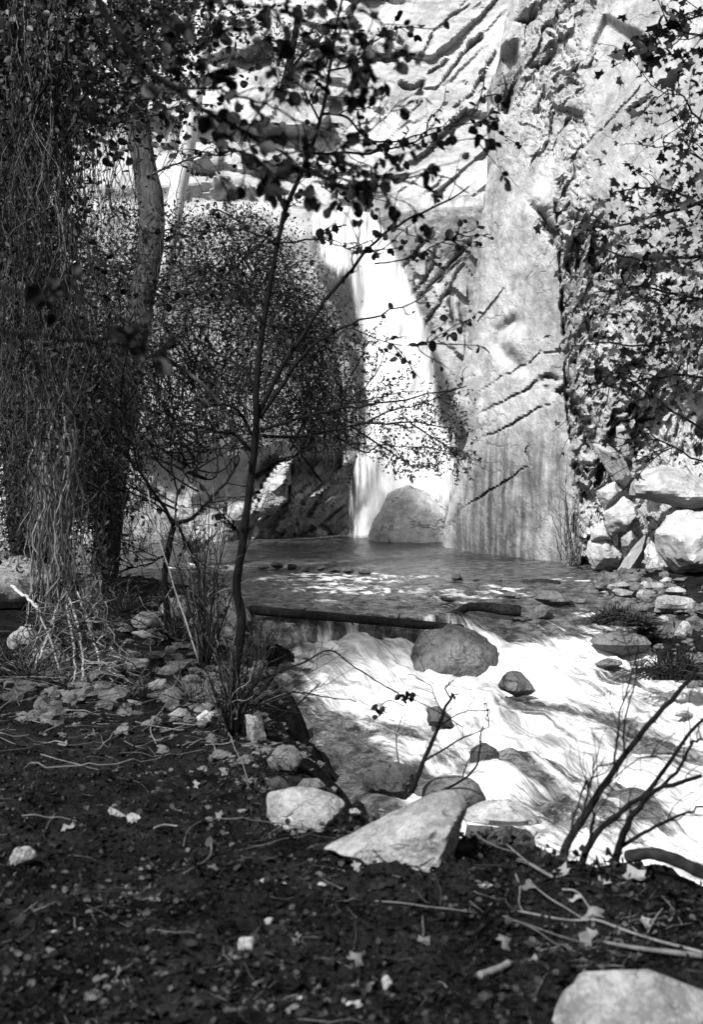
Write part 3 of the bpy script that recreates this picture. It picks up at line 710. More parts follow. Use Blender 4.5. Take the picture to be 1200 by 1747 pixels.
rock('boulder', 'broad pale boulder in the lower right corner of the bank', [(952,1700),(985,1656),(1027,1638),(1067,1635),(1105,1650),(1150,1648),(1190,1664),(1240,1700),(1240,1780),(945,1780)], MAT_STONEW, 'boulder', 3.98, .30, 47, None, (-.1,1.2), rough=.08, sharp=16, level=5, tau=.6)
rock('rock', 'pointed grey rock at the foot of the sapling trunk beside the water', [(418,1215),(447,1222),(456,1260),(456,1302),(428,1300),(419,1245)], MAT_STONE, 'rock', 8.5, .14, 48, NB_, (.3,.6), rough=.08)

# -- rocks standing in the stream
ST = 'rocks standing in the stream'
for k, (lab, poly, mat, th) in enumerate([
    ('low pointed rock in the white water right of the dam boulder', [(848,1172),(858,1150),(874,1143),(890,1147),(905,1160),(916,1180),(880,1192)], MAT_STONED, None),
    ('dark rock streaming with water in the rapids right of the twiggy seedling', [(798,1305),(802,1280),(825,1265),(848,1276),(864,1300),(830,1312)], MAT_STONED, None),
    ('dark half-drowned rock in the foam below the hanging leaf clump', [(730,1240),(727,1207),(747,1202),(767,1220),(780,1246)], MAT_STONEB, None),
    ('squat dark stone under the middle drift log at the pool outlet', [(905,1058),(908,1040),(925,1030),(942,1036),(948,1056)], MAT_STONED, None),
    ('flat rock with a dark underside in front of the far drift log', [(905,1022),(925,1006),(950,1008),(975,1020),(985,1032),(940,1034)], MAT_STONED, None),
    ('low brown-grey rock breaking the riffle left of the far drift log', blob(874, 1016, 22, 9, 55), MAT_STONED, None),
    ('small black rock at the right end of the middle drift log', blob(890, 1056, 24, 8, 56), MAT_STONEB, None),
    ('small round rock in the riffle in front of the smooth buttress', blob(783, 986, 12, 8, 57), MAT_STONED, None),
    ('flat dark rock in the riffle above the dam log', blob(755, 1025, 28, 7, 58), MAT_STONEB, None),
    ('half-sunk grey rock at the lower right side of the rapids', blob(1042, 1134, 28, 12, 59), MAT_STONED, None),
    ('long dark flat slab below the leafy clump on the right shore', [(1000,1105),(1012,1082),(1060,1076),(1110,1082),(1118,1110),(1060,1120)], MAT_STONED, .3),
    ('low rock in the foam just right of the dark flat slab', blob(1090, 1130, 24, 10, 61), MAT_STONED, None),
    ('flat stone poking out of the shallow water left of the near rocks', blob(560, 1300, 20, 5, 62), MAT_STONEB, None),
    ('thin flat stone in the riffle below the left rock', blob(615, 1009, 12, 4, 63), MAT_STONEB, None),
    ('small dark stone lodged behind the dam boulder', blob(820, 1083, 14, 6, 64), MAT_STONED, None)]):
    rock('stream_rock', lab, poly, mat, 'rock', None, th, 50 + k, ST, (.0,.7), rough=.09, level=3 if k > 4 else 4, sink=.0, sharp=14)
# natural weir of black stones across the pool outlet at the left
for k, (px, py, rx, ry, lab) in enumerate([(450,968,13,6,'black stone in the weir, leftmost beside the sapling trunk'),(474,965,14,7,'tall black stone second from the left end of the weir'),(498,967,12,6,'black stone third from the left end of the weir'),
    (525,972,14,6,'flat wet stone in the middle of the weir'),(548,970,12,6,'round wet stone in the weir just right of its middle'),(572,973,13,6,'wet stone in the weir with foam below it'),(595,974,12,6,'second to last stone at the right of the weir'),(622,977,16,5,'last flat stone at the right end of the weir')]):
    rock('weir_stone', lab, blob(px, py, rx, ry, 70 + k), MAT_STONEB, 'rock', None, None, 70 + k, 'black stones of the natural weir', level=3, rough=.12)

# -- stones of the right shore
for k, (px, py, rx, ry, lab, mat) in enumerate([
    (1027,988,14,8,'small round pale stone, leftmost of the right shore',MAT_STONEW),(1054,998,25,12,'long pale stone lying across the right shore near the pool',MAT_STONEW),
    (1064,1010,24,12,'flat pale stone in front of the long pale shore stone',MAT_STONEW),(1030,1009,10,6,'small grey stone left of the flat pale shore stone',MAT_STONE),
    (1112,998,28,13,'broad pale stone near the large smooth boulder on the shore',MAT_STONEW),(1105,1012,18,16,'egg-shaped stone standing in front of the broad pale shore stone',MAT_STONE),
    (1152,1004,20,10,'low grey stone by the right edge under the smooth boulder',MAT_STONE),(1148,1030,46,22,'large flat pale slab on the right shore',MAT_STONEW),
    (1133,1058,22,13,'rounded stone under the lip of the large flat shore slab',MAT_STONEW),(1168,1074,21,20,'round grey boulder at the right edge below the flat shore slab',MAT_STONE),
    (1165,984,20,9,'dark stone at the right edge touching the smooth boulder',MAT_STONED),(1137,987,13,7,'small stone between the pool and the broad pale shore stone',MAT_STONE),
    (1168,1216,20,13,'pale stone at the right edge under the grass tuft',MAT_STONE),(1085,990,10,6,'small dark wedge between the long and the broad pale shore stones',MAT_STONED),
    (1010,1002,10,5,'flat grey stone at the waterline left of the small shore stones',MAT_STONE),(990,1022,16,7,'wet stone at the tip of the right shore',MAT_STONED),
    (1085,1048,16,8,'grey stone half hidden by the leafy clump',MAT_STONE),(1118,1036,10,7,'little stone left of the large flat shore slab',MAT_STONE)]):
    rock('shore_stone', lab, blob(px, py, rx, ry, 90 + k, flat=.9), mat, 'stone', None, None, 90 + k, 'stones of the right shore', (-.3,.7), level=3, rough=.08, sharp=14, sink=.03)

# -- stones of the left bank between the vines and the sapling
LB = 'stones of the left bank'
for k, (lab, poly, mat) in enumerate([
    ('huge bright boulder at the left edge behind the vine roots', [(-40,960),(12,948),(33,943),(62,953),(112,973),(112,1010),(67,1024),(53,1034),(-40,1034)], MAT_STONEW),
    ('flat-topped block of stone behind the vine roots', [(135,986),(166,983),(176,1015),(174,1036),(135,1034)], MAT_STONED),
    ('angular grey rock left of the small forked tree', [(221,1052),(241,1036),(268,1039),(273,1059),(256,1072),(230,1070)], MAT_STONE),
    ('pale slanting rock right behind the small forked tree', [(265,1045),(279,1020),(310,1009),(328,1015),(332,1042),(304,1056)], MAT_STONE),
    ('largest rounded rock between the forked tree and the sapling', [(335,1045),(357,1006),(373,997),(398,1012),(420,1031),(440,1053),(425,1066),(350,1064)], MAT_STONE),
    ('grey rock at the back of the sapling trunk', [(370,1054),(390,1042),(410,1044),(414,1088),(378,1098)], MAT_STONE),
    ('bright white curved stone in front of the forked tree', [(221,1074),(244,1068),(262,1078),(262,1090),(236,1084)], MAT_STONEW),
    ('pale broken rock in the middle of the left bank', [(204,1122),(221,1115),(255,1119),(254,1132),(228,1150),(206,1132)], MAT_STONE),
    ('little pebble-like stone left of the pale broken rock', list(blob(185, 1141, 13, 8, 1)), MAT_STONE),
    ('smooth angular stone in the centre of the left bank', [(244,1166),(268,1150),(283,1152),(289,1172),(266,1178)], MAT_STONE),
    ('low flat brown stone left of the smooth angular stone', [(181,1172),(205,1161),(231,1164),(228,1180),(191,1180)], MAT_STONED),
    ('small wedge stone just below the smooth angular stone', list(blob(270, 1190, 13, 7, 2)), MAT_STONE),
    ('bright white low stone left of the sapling foot', [(281,1213),(304,1200),(320,1201),(333,1222),(293,1220)], MAT_STONEW),
    ('grey split stone touching the shrub at the sapling foot', [(334,1214),(353,1201),(366,1207),(364,1230),(337,1228)], MAT_STONE),
    ('thin bright flat stone beside the vine roots', list(blob(218, 1191, 28, 5, 3)), MAT_STONEW),
    ('leaning grey boulder at the left edge under the bright boulder', [(10,1092),(17,1076),(37,1059),(63,1062),(72,1078),(50,1104),(20,1108)], MAT_STONE),
    ('pale tilted rock half covered by vine roots', [(54,1112),(60,1100),(83,1091),(95,1116),(62,1134)], MAT_STONE),
    ('tiny round stone on dark soil left of the sapling', list(blob(332, 1124, 8, 6, 4)), MAT_STONE),
    ('low white stone left of the curved white stone', list(blob(212, 1064, 14, 7, 5)), MAT_STONEW),
    ('grey cobble under the forked tree roots', list(blob(335, 1055, 15, 9, 6)), MAT_STONE),
    ('dark wet boulder on the stream edge just below the sapling foot', [(455,1290),(470,1262),(500,1258),(520,1285),(505,1310),(465,1312)], MAT_STONED),
    ('low dark stone in the shallows above the pale blocky rock', [(500,1335),(515,1318),(545,1318),(562,1335),(540,1345)], MAT_STONED),
    ('mossy dark lump of the bank edge left of the pale blocky rock', [(440,1345),(452,1318),(480,1312),(500,1338),(470,1360)], MAT_STONEB),
    ('grey stone in the brush at the left end of the dam log', [(425,1085),(440,1068),(468,1072),(474,1095),(445,1105)], MAT_STONED),
    ('dim grey cobble in front of the flat-topped block', list(blob(158, 1128, 14, 8, 7)), MAT_STONED),
    ('small cobble above the low flat brown stone', list(blob(168, 1112, 11, 7, 8)), MAT_STONED)]):
    rock('bank_stone', lab, np.array(poly, float), mat, 'stone', None, None, 120 + k, LB, (-.1,.7), rough=.12, level=4 if k < 7 else 3, sharp=20, sink=.03)

# -- loose stones on the dark soil in front
for k, (px, py, rx, ry, lab, mat) in enumerate([
    (421,1606,17,20,'bright upright stone on the dark soil, brightest of the loose stones',MAT_STONEW),(460,1568,10,11,'small round pale stone above the bright upright stone',MAT_STONE),
    (656,1677,17,19,'angular pale stone near the bottom centre of the bank',MAT_STONE),(38,1461,26,22,'large blurred grey stone at the left edge of the soil',MAT_STONE),
    (60,1663,19,8,'low bright stone in the dark lower left corner',MAT_STONEW),(162,1694,24,18,'dim grey stone at the bottom left',MAT_STONED),
    (297,1692,8,9,'small narrow stone at the bottom left of centre',MAT_STONE),(459,1498,19,6,'flat pale disc-like stone below the blocky rock',MAT_STONEW),
    (201,1381,21,14,'rough pale stone in the middle of the left soil',MAT_STONE),(226,1392,15,11,'grey stone touching the rough pale stone on its right',MAT_STONE),
    (92,1585,17,5,'low white flake of stone left on the soil',MAT_STONEW),(830,1508,17,8,'rounded pale stone right of the wedge-shaped rock foot',MAT_STONE),
    (435,1665,8,7,'tiny stone at the bottom centre left of the others',MAT_STONE),(515,1699,12,8,'small pale stone cut by the bottom edge, left of centre',MAT_STONE),
    (601,1708,24,8,'flat pale stone cut by the bottom edge at centre',MAT_STONE),(551,1503,9,5,'little bright stone right of the flat disc-like stone',MAT_STONEW),
    (484,1503,8,4,'little stone beside the flat disc-like stone',MAT_STONE),(495,1668,8,5,'tiny dull stone left of the angular pale stone',MAT_STONED),
    (360,1448,8,5,'tiny bright stone at the fork of a fallen twig',MAT_STONE),(248,1517,6,3,'tiny white chip of stone on bare soil',MAT_STONEW),
    (608,1703,9,7,'small stone behind the flat stone at the bottom edge',MAT_STONE)]):
    rock('loose_stone', lab, blob(px, py, rx, ry, 160 + k, flat=1.0), mat, 'stone', None, None, 160 + k, 'loose stones on the dark soil', (-.1,.7), level=3, rough=.13, sharp=16, sink=.012)
# ------------------------------------------------------------------ plants
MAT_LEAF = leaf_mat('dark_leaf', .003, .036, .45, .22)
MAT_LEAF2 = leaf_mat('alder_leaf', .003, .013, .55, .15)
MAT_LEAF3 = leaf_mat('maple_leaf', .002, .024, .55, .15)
MAT_BARKD = bark_mat('dark_bark', .002, .008)
MAT_BARK = bark_mat('grey_bark', .010, .055)
MAT_BARKV = bark_mat('vine_bark', .003, .016)
MAT_BARKP = bark_mat('pale_bark', .40, .62, bump=.3)
MAT_VINE = leaf_mat('vine_stem', .003, .12, .8, .12)
MAT_ROOT = leaf_mat('pale_root', .006, .34, .8, .12)
MAT_TWIG = leaf_mat('dry_twig', .006, .17, .8, .12)
def path(pts, Y0, Y1, n):
    p = smooth_path(pts, n); return P(p[:, 0], p[:, 1], np.linspace(Y0, Y1, n))
def limb(geo, pts, Y0, Y1, w0, w1, n=None, k=7, wob=.0, seed=0, tint=.5):
    n = n or max(10, 4 * len(pts)); v = path(pts, Y0, Y1, n)
    if wob:
        t = np.linspace(0, 9, n)
        v = v + wob * np.stack([n2(t, t * 0 + seed, 3, seed), n2(t, t * 0 + seed, 3, seed + 1), n2(t, t * 0 + seed, 3, seed + 2)], -1) * np.linspace(.2, 1, n)[:, None]
    Ym = np.linspace(Y0, Y1, n)
    r = (w0 + (w1 - w0) * np.linspace(0, 1, n)) / 2 / FPX * Ym
    r = r * (1 + .10 * n2(np.linspace(0, 7, n), np.full(n, seed * .37), 2, seed + 5))
    tubes(geo, v, r, k, tint); return v
def twigs(rs, v, m, length, ang=.8, n=7, up=.1, t0=.15, curl=.25, flat=1.0):
    """m side twigs leaving the path v: (m,n,3) polylines"""
    i = (rs.uniform(t0, 1, m) * (len(v) - 2)).astype(int)
    base = v[i] + (v[i + 1] - v[i]) * rs.rand(m, 1)
    T = v[i + 1] - v[i]; T /= np.linalg.norm(T, axis=1, keepdims=True)
    side = rand_dirs(rs, m); side[:, 1] *= flat; side -= T * (side * T).sum(1, keepdims=True); side /= np.linalg.norm(side, axis=1, keepdims=True) + 1e-9
    a = ang * rs.uniform(.6, 1.3, (m, 1)); D = T * np.cos(a) + side * np.sin(a); D[:, 2] += up
    D /= np.linalg.norm(D, axis=1, keepdims=True)
    L = length * rs.uniform(.35, 1.15, (m, 1)); s = np.linspace(0, 1, n)[None, :, None]
    C = rand_dirs(rs, m)[:, None, :] * curl
    return base[:, None] + (D[:, None] * s + C * s * s * .6 + rand_dirs(rs, m)[:, None, :] * curl * .35 * np.sin(s * 2 * pi)) * L[:, None]
def leaves_on(geo, rs, tw, per, size, tmpl, droop=-.3, t0=.25, spread=.5, tintp=2.0):
    m, n, _ = tw.shape; q = m * per
    j = np.repeat(np.arange(m), per); s = rs.uniform(t0, 1, q) * (n - 1.001); i = s.astype(int); f = (s - i)[:, None]
    pos = tw[j, i] * (1 - f) + tw[j, i + 1] * f
    T = tw[j, i + 1] - tw[j, i]; T /= np.linalg.norm(T, axis=1, keepdims=True) + 1e-9
    ax = T * .5 + rand_dirs(rs, q) * 1.0 * spread * 1.6; ax[:, 2] += droop
    nr = rand_dirs(rs, q, .9)
    stamp(geo, *tmpl, pos, rot_from(ax, nr), size * np.clip(np.exp(rs.normal(size=q) * .36) * .9, .35, 1.6), rs.rand(q) ** tintp)
def cloud(geo, rs, poly, nclump, per, Ya, Yb, rad, size, tmpl, up=.8, tintp=2.2, droop=-.2, weight=None):
    """leaf clumps spread through the volume behind an outline"""
    poly = np.asarray(poly, float); lo, hi = poly.min(0), poly.max(0); c = []
    while len(c) < nclump:
        q = rs.uniform(lo, hi, (nclump * 3, 2)); q = q[inside(q[:, 0], q[:, 1], poly)]
        if weight is not None: q = q[rs.rand(len(q)) < weight(q[:, 0], q[:, 1])]
        c.extend(q.tolist())
    c = np.array(c[:nclump]); Y = rs.uniform(Ya, Yb, nclump)
    cen = P(c[:, 0], c[:, 1], Y)
    q = nclump * per; off = rs.normal(size=(q, 3)) * rad * np.array([1, 1, .7])
    pos = np.repeat(cen, per, 0) + off
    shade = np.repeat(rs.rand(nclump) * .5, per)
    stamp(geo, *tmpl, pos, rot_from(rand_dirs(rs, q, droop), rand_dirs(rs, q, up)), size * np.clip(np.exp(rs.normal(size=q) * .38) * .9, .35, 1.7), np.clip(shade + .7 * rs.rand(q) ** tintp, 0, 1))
    return cen
def strands(geo, rs, m, x0, x1, y0, y1, Ya, Yb, w, n=16, wob=14, drift=30, tint=lambda r, m: r.rand(m) ** 3, ky=.25, k=4):
    """hanging or leaning thin stems between two heights"""
    t = np.linspace(0, 1, n)[None]
    px = rs.uniform(x0, x1, (m, 1)) + rs.normal(size=(m, 1)) * drift * t + wob * n2(t * 3 + 0 * rs.rand(m, 1), rs.uniform(0, 99, (m, 1)) + 0 * t, 3, 7) * np.minimum(1, t * 4)
    ya = y0 + (y1 - y0) * ky * rs.rand(m, 1); yb = y1 - (y1 - y0) * ky * 1.6 * rs.rand(m, 1) ** 1.5
    py = ya + (yb - ya) * t
    Y = rs.uniform(Ya, Yb, (m, 1)) + .25 * n2(t * 2 + 0 * px, rs.uniform(0, 99, (m, 1)) + 0 * t, 2, 8)
    v = P(px, py, Y); r = w * rs.uniform(.5, 1.4, (m, 1)) / 2 / FPX * Y * np.linspace(1, .6, n)[None]
    tubes(geo, v, r, k, tint(rs, m)); return v
def base_of(v): return np.array([v[0, 0], v[0, 1], v[0, 2]])

# ---- the slim sapling in front of the fall
rs = RS(301)
g = Geo(); tv = limb(g, [(393,1262),(398,1200),(402,1140),(412,1060),(404,1000),(416,920),(428,810),(437,730),(438,660),(449,560),(468,450),(487,360),(520,282),(545,205),(562,120),(578,40),(592,-30)], 8.75, 8.1, 19, 3.2, 70, 9, .012, 3)
root = thing('sapling', 'slim dark sapling with sparse round leaves rising from the bank in front of the waterfall', 'tree', base_of(tv))
L_ = root.location
gtr = g; gl = Geo()
BR = [([(442,705),(466,655),(498,596),(535,545),(596,462),(655,402),(716,362),(800,322)], 10, 2.5), ([(444,712),(482,655),(520,602),(560,572),(600,555),(660,530),(730,505)], 8, 2),
      ([(444,735),(500,716),(575,700),(640,690),(720,676),(800,660)], 6, 2), ([(428,815),(470,790),(520,770),(560,740)], 5, 1.5), ([(430,770),(400,742),(370,735),(310,722),(240,728)], 7, 2),
      ([(434,745),(405,700),(370,690),(320,700)], 6, 2), ([(440,660),(400,620),(360,600),(320,560)], 5, 1.5), ([(487,360),(465,300),(432,270),(400,258),(350,240)], 6, 1.5),
      ([(474,420),(440,400),(400,392),(350,396),(290,385)], 5, 1.5), ([(478,415),(520,410),(556,409),(600,428),(660,430)], 4, 1.2), ([(520,283),(560,305),(600,325),(660,345)], 5, 1.5),
      ([(548,195),(590,200),(640,240),(700,232),(770,215),(850,205)], 5, 1.2), ([(530,262),(600,262),(660,256),(720,236),(780,205),(850,150)], 5, 1.2), ([(562,120),(600,110),(650,60),(700,45)], 4, 1.2),
      ([(545,205),(520,160),(490,120),(470,70)], 4, 1.2), ([(640,450),(700,440),(760,410),(830,385)], 3, 1.2), ([(452,560),(420,520),(380,500),(330,500),(270,490)], 5, 1.5), ([(418,920),(380,880),(340,850)], 4, 1.2), ([(600,560),(690,590),(770,570)], 2.5, 1)]
for k, (p_, a, c) in enumerate(BR):
    g = Geo(); Yb = 8.75 - .65 * (1262 - p_[0][1]) / 1290
    v = limb(g, p_, Yb, Yb + rs.uniform(-.5, .4), a, c, None, 6, .03, 310 + k)
    bare = p_[0][1] > 650
    tw = twigs(rs, v, 9, .30, .8, 6, .05)
    tubes(g, tw, np.linspace(1.0, .45, 6)[None] * .0035 * rs.uniform(.7, 1.3, (9, 1)), 4); build('branch', g, MAT_BARKD, root, L_)
    leaves_on(gl, rs, tw, 1 if bare else 5, .040, LEAF_OVAL, t0=.3)
    leaves_on(gl, rs, v[None], 4 if bare else 12, .046, LEAF_OVAL, t0=.3)
tw = twigs(rs, tv[30:], 26, .35, .8, 6, .1); tubes(gtr, tw, np.linspace(1, .4, 6)[None] * .003 * np.ones((26, 1)), 4); leaves_on(gl, rs, tw, 4, .044, LEAF_OVAL)
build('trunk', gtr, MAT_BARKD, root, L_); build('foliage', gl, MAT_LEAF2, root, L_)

# ---- shoots and brush at its foot
def brush(name, label, cat, cx, cy, Y, n, hpx, spread, w, seed, tintp=3.0, leaf=0, group=None, mat=None, lean=0, sub=2):
    rs = RS(seed); b0 = P(cx, cy, Y); root = thing(name, label, cat, b0, group); g = Geo()
    m = n; t = np.linspace(0, 1, 12)[None]
    ang = rs.normal(size=(m, 1)) * spread + lean; L = hpx * rs.uniform(.35, 1.1, (m, 1))
    px = cx + rs.normal(size=(m, 1)) * 8 + np.sin(ang) * L * t + 10 * n2(t * 3, rs.uniform(0, 99, (m, 1)), 3, seed) * t
    py = cy + 4 - np.cos(ang) * L * t + 6 * n2(t * 3, rs.uniform(0, 99, (m, 1)), 3, seed + 1) * t
    Yv = Y + rs.normal(size=(m, 1)) * .35 * t * hpx / 200
    v = P(px, py, Yv); tubes(g, v, (w / 2 / FPX * Y) * rs.uniform(.5, 1.4, (m, 1)) * np.linspace(1, .35, 12)[None], 5, rs.rand(m) ** tintp)
    tws = []
    for i in range(m):
        tw = twigs(rs, v[i], sub, hpx / FPX * Y * .35, .7, 6, .1); tws.append(tw)
    tw = np.concatenate(tws); tubes(g, tw, (w * .22 / FPX * Y) * np.linspace(1, .5, 6)[None] * np.ones((len(tw), 1)), 4, rs.rand(len(tw)) ** tintp)
    build('stems', g, mat or MAT_TWIG, root, b0)
    if leaf:
        gl = Geo(); leaves_on(gl, rs, tw, leaf, .035, LEAF_SMALL); build('foliage', gl, MAT_LEAF2, root, b0)
    return root
brush('brushwood', 'dense dark brush of thin shoots round the foot of the sapling', 'shrub', 398, 1256, 8.7, 70, 170, .20, 3.2, 331, 9, 0, sub=5)
brush('brushwood', 'bare shoots standing between the forked tree and the sapling', 'shrub', 352, 1130, 9.6, 34, 290, .26, 3, 332, 7, 1, sub=4)
brush('brushwood', 'pale dead twigs hanging over the water right of the sapling foot', 'shrub', 432, 1200, 8.6, 9, 170, .35, 2.2, 333, 4, 0, lean=1.1, sub=4)
brush('brushwood', 'thin grey brush at the left end of the dam log', 'shrub', 440, 1130, 12.5, 36, 90, .5, 1.6, 334, 3, 0)
brush('brushwood', 'low dead brush among the stones left of the sapling', 'shrub', 235, 1185, 10.3, 34, 60, 1.0, 1.8, 336, 3, 0, sub=3)
brush('brushwood', 'dry broken stems beside the bright low stone left of the sapling foot', 'shrub', 330, 1195, 9.6, 30, 70, .9, 2, 337, 3, 0, sub=3)
brush('brushwood', 'dry brush between the flat-topped block and the forked tree', 'shrub', 215, 1040, 13.5, 40, 70, .9, 1.6, 338, 3, 1, sub=3)
brush('brushwood', 'tangle of dead stems on the roots of the forked tree', 'shrub', 300, 1090, 11.5, 40, 110, .9, 3, 335, 4, 0)

# ---- small forked tree left of the sapling
rs = RS(341); g = Geo()
v0 = limb(g, [(288,1072),(284,1030),(281,985),(287,940),(296,898)], 12.0, 12.0, 13, 10, 24, 7, .01, 341)
root = thing('forked_tree', 'small dark tree with a trunk forking low, left of the sapling', 'tree', base_of(v0)); L_ = root.location
build('trunk', g, MAT_BARKD, root, L_); gt = Geo(); gl = Geo()
for k, (p_, a, c) in enumerate([([(296,898),(278,862),(258,835),(238,805),(214,780),(180,742)], 7, 3), ([(298,895),(330,882),(352,860),(380,830),(402,796),(410,770)], 7, 3), ([(300,890),(322,935),(345,985),(362,1030)], 5, 4),
      ([(238,805),(220,740),(205,680),(215,600),(228,520)], 4, 2), ([(296,898),(302,840),(290,780),(296,700),(280,640)], 4, 2), ([(286,945),(250,965),(215,968)], 3, 1.5), ([(300,890),(250,850),(200,838),(130,825)], 3, 1.5)]):
    g = Geo(); v = limb(g, p_, 12.0, 12 + rs.uniform(-.5, .6), a, c, None, 6, .04, 345 + k)
    tw = twigs(rs, v, 12, .5, .8, 6, .05); tubes(g, tw, np.linspace(1, .4, 6)[None] * .005 * np.ones((12, 1)), 4); build('branch', g, MAT_BARKD, root, L_); leaves_on(gl, rs, tw, 2, .045, LEAF_OVAL)
build('foliage', gl, MAT_LEAF, root, L_)

# ---- dark bough reaching in from the upper left, close to the camera
rs = RS(351)
def bough(label, paths, Y, m, per, size, seed, tl=.3, mat=MAT_LEAF2):
    rs = RS(seed); first = True; gl = Geo(); gt = Geo()
    for k, (p_, a, c, Y1) in enumerate(paths):
        g = Geo(); v = limb(g, p_, Y, Y1, a, c, None, 7, .02, seed + k)
        if first: root = thing('alder_bough', label, 'branch', base_of(v)); L_ = root.location; first = False
        tw = twigs(rs, v, m, tl, .8, 7, -.05); tubes(g, tw, np.linspace(1, .4, 7)[None] * .0028 * np.ones((m, 1)), 4); build('branch', g, MAT_BARKD, root, L_)
        leaves_on(gl, rs, tw, per, size, LEAF_OVAL, droop=-.6, t0=.2)
    build('foliage', gl, mat, root, L_)
bough('dark leafy alder bough slanting across the upper left in front of everything',
      [([(150,-30),(190,40),(240,108),(300,152),(352,188),(420,226),(482,262),(545,300),(610,332)], 13, 4, 4.6), ([(300,152),(360,150),(420,170),(480,190),(540,215)], 6, 2.5, 4.6),
       ([(352,188),(380,240),(430,280),(470,330)], 5, 2, 4.4), ([(240,108),(300,90),(350,70),(410,40)], 6, 2.5, 4.9), ([(482,262),(560,262),(640,300),(700,310)], 4, 2, 4.8), ([(420,226),(470,150),(520,110),(580,90)], 4, 2, 4.5)], 4.5, 14, 5, .040, 361, .26)
bough('blurred dark alder twigs hanging in from the top edge near the centre',
      [([(250,-40),(330,-10),(420,10),(500,5)], 6, 3, 4.0), ([(420,-30),(480,40),(530,70)], 4, 2, 4.2), ([(520,-40),(570,20),(620,70),(660,110)], 4, 2, 4.6), ([(600,-30),(640,30),(660,80)], 3, 2, 5.2), ([(560,170),(600,150),(622,110),(640,60)], 3, 2, 4.6), ([(160,-20),(220,20),(300,30)], 5, 2, 4.3)], 4.3, 7, 4, .036, 371, .22)
bough('blurred low alder twig crossing the left side above the vine roots', [([(-30,480),(40,500),(100,505),(150,512)], 8, 4, 3.2), ([(-30,560),(60,572),(150,584),(220,590),(290,605)], 7, 3, 3.4), ([(150,584),(210,575),(280,590),(310,580)], 4, 2, 3.5)], 3.3, 7, 3, .034, 381, .12)
bough('dark alder twigs with round leaves spread in front of the pale slabs at the centre', [([(560,300),(620,310),(680,305),(740,300),(800,330)], 4, 2, 5.6), ([(600,330),(660,330),(720,365)], 3, 1.5, 5.6), ([(590,250),(640,215),(700,160)], 3, 1.5, 5.8), ([(700,250),(760,240),(830,240)], 2.5, 1.5, 6.2)], 5.4, 7, 5, .042, 391, .22)

# ---- maple boughs from the right edge
def maple(label, paths, Y, m, per, size, seed, polys=(), tl=.5):
    rs = RS(seed); gl = Geo(); gt = Geo(); root = None
    for k, (p_, a, c, Y1) in enumerate(paths):
        g = Geo(); v = limb(g, p_, Y, Y1, a, c, None, 6, .03, seed + k)
        if root is None: root = thing('maple_bough', label, 'branch', base_of(v), 'maple boughs hanging in from the right'); L_ = root.location
        tw = twigs(rs, v, m, tl, .8, 7, -.05, flat=1.2); tubes(g, tw, np.linspace(1, .4, 7)[None] * .004 * np.ones((m, 1)), 4); build('branch', g, MAT_BARKD, root, L_)
        leaves_on(gl, rs, tw, per, size, LEAF_STAR, droop=-.35, t0=.15, tintp=2.4)
    for poly, nc, pr in polys: cloud(gl, rs, poly, nc, pr, Y - .7, Y + 1.0, .16, size, LEAF_STAR, .9, 2.4, -.3)
    build('foliage', gl, MAT_LEAF3, root, L_)
maple('small maple bough with separate star-shaped leaves in the upper right corner', [([(1230,60),(1190,60),(1150,50),(1120,55),(1095,70)], 5, 2, 9), ([(1230,20),(1190,30),(1150,40)], 4, 2, 9.2)], 8.8, 7, 5, .075, 401, [([(1095,40),(1180,30),(1180,110),(1090,105)], 10, 6)])
maple('sparse maple bough along the right edge above the densest leaves', [([(1235,250),(1190,200),(1160,160),(1130,150)], 5, 2, 9), ([(1235,300),(1195,270),(1160,250),(1130,240)], 5, 2, 9.2)], 8.6, 6, 4, .052, 411, [([(1150,110),(1200,100),(1200,330),(1110,330),(1130,230)], 22, 6)])
maple('dense dark maple bough hanging from the right across the middle of the right cliff', [([(1240,330),(1180,350),(1110,370),(1040,390),(975,370)], 8, 2, 9), ([(1240,430),(1160,440),(1080,440),(1010,420)], 8, 2, 8.8), ([(1240,380),(1160,330),(1100,320),(1050,330)], 6, 2, 9.3), ([(1240,520),(1150,500),(1080,490),(1010,500)], 7, 2, 9)], 8.7, 8, 4, .046, 421,
      [([(1060,290),(1190,260),(1200,480),(1060,470),(980,400),(1000,350)], 30, 8), ([(1120,330),(1210,300),(1210,640),(1120,600)], 46, 9)])
maple('lower maple bough with leaf sprays over the leaning slabs of the right cliff', [([(1240,560),(1160,580),(1080,590),(1010,580)], 7, 2, 9), ([(1250,760),(1180,720),(1120,680),(1060,640),(1020,650)], 5, 2, 8.8), ([(1240,650),(1160,640),(1090,650),(1000,665)], 6, 2, 9.2), ([(1240,800),(1180,780),(1110,740),(1080,750)], 4, 2, 8.8)], 8.8, 7, 4, .046, 431,
      [([(1010,540),(1190,520),(1200,640),(1060,640),(1000,600)], 28, 8), ([(980,640),(1120,640),(1190,740),(1180,800),(1090,800),(1070,720),(990,690)], 18, 5)])

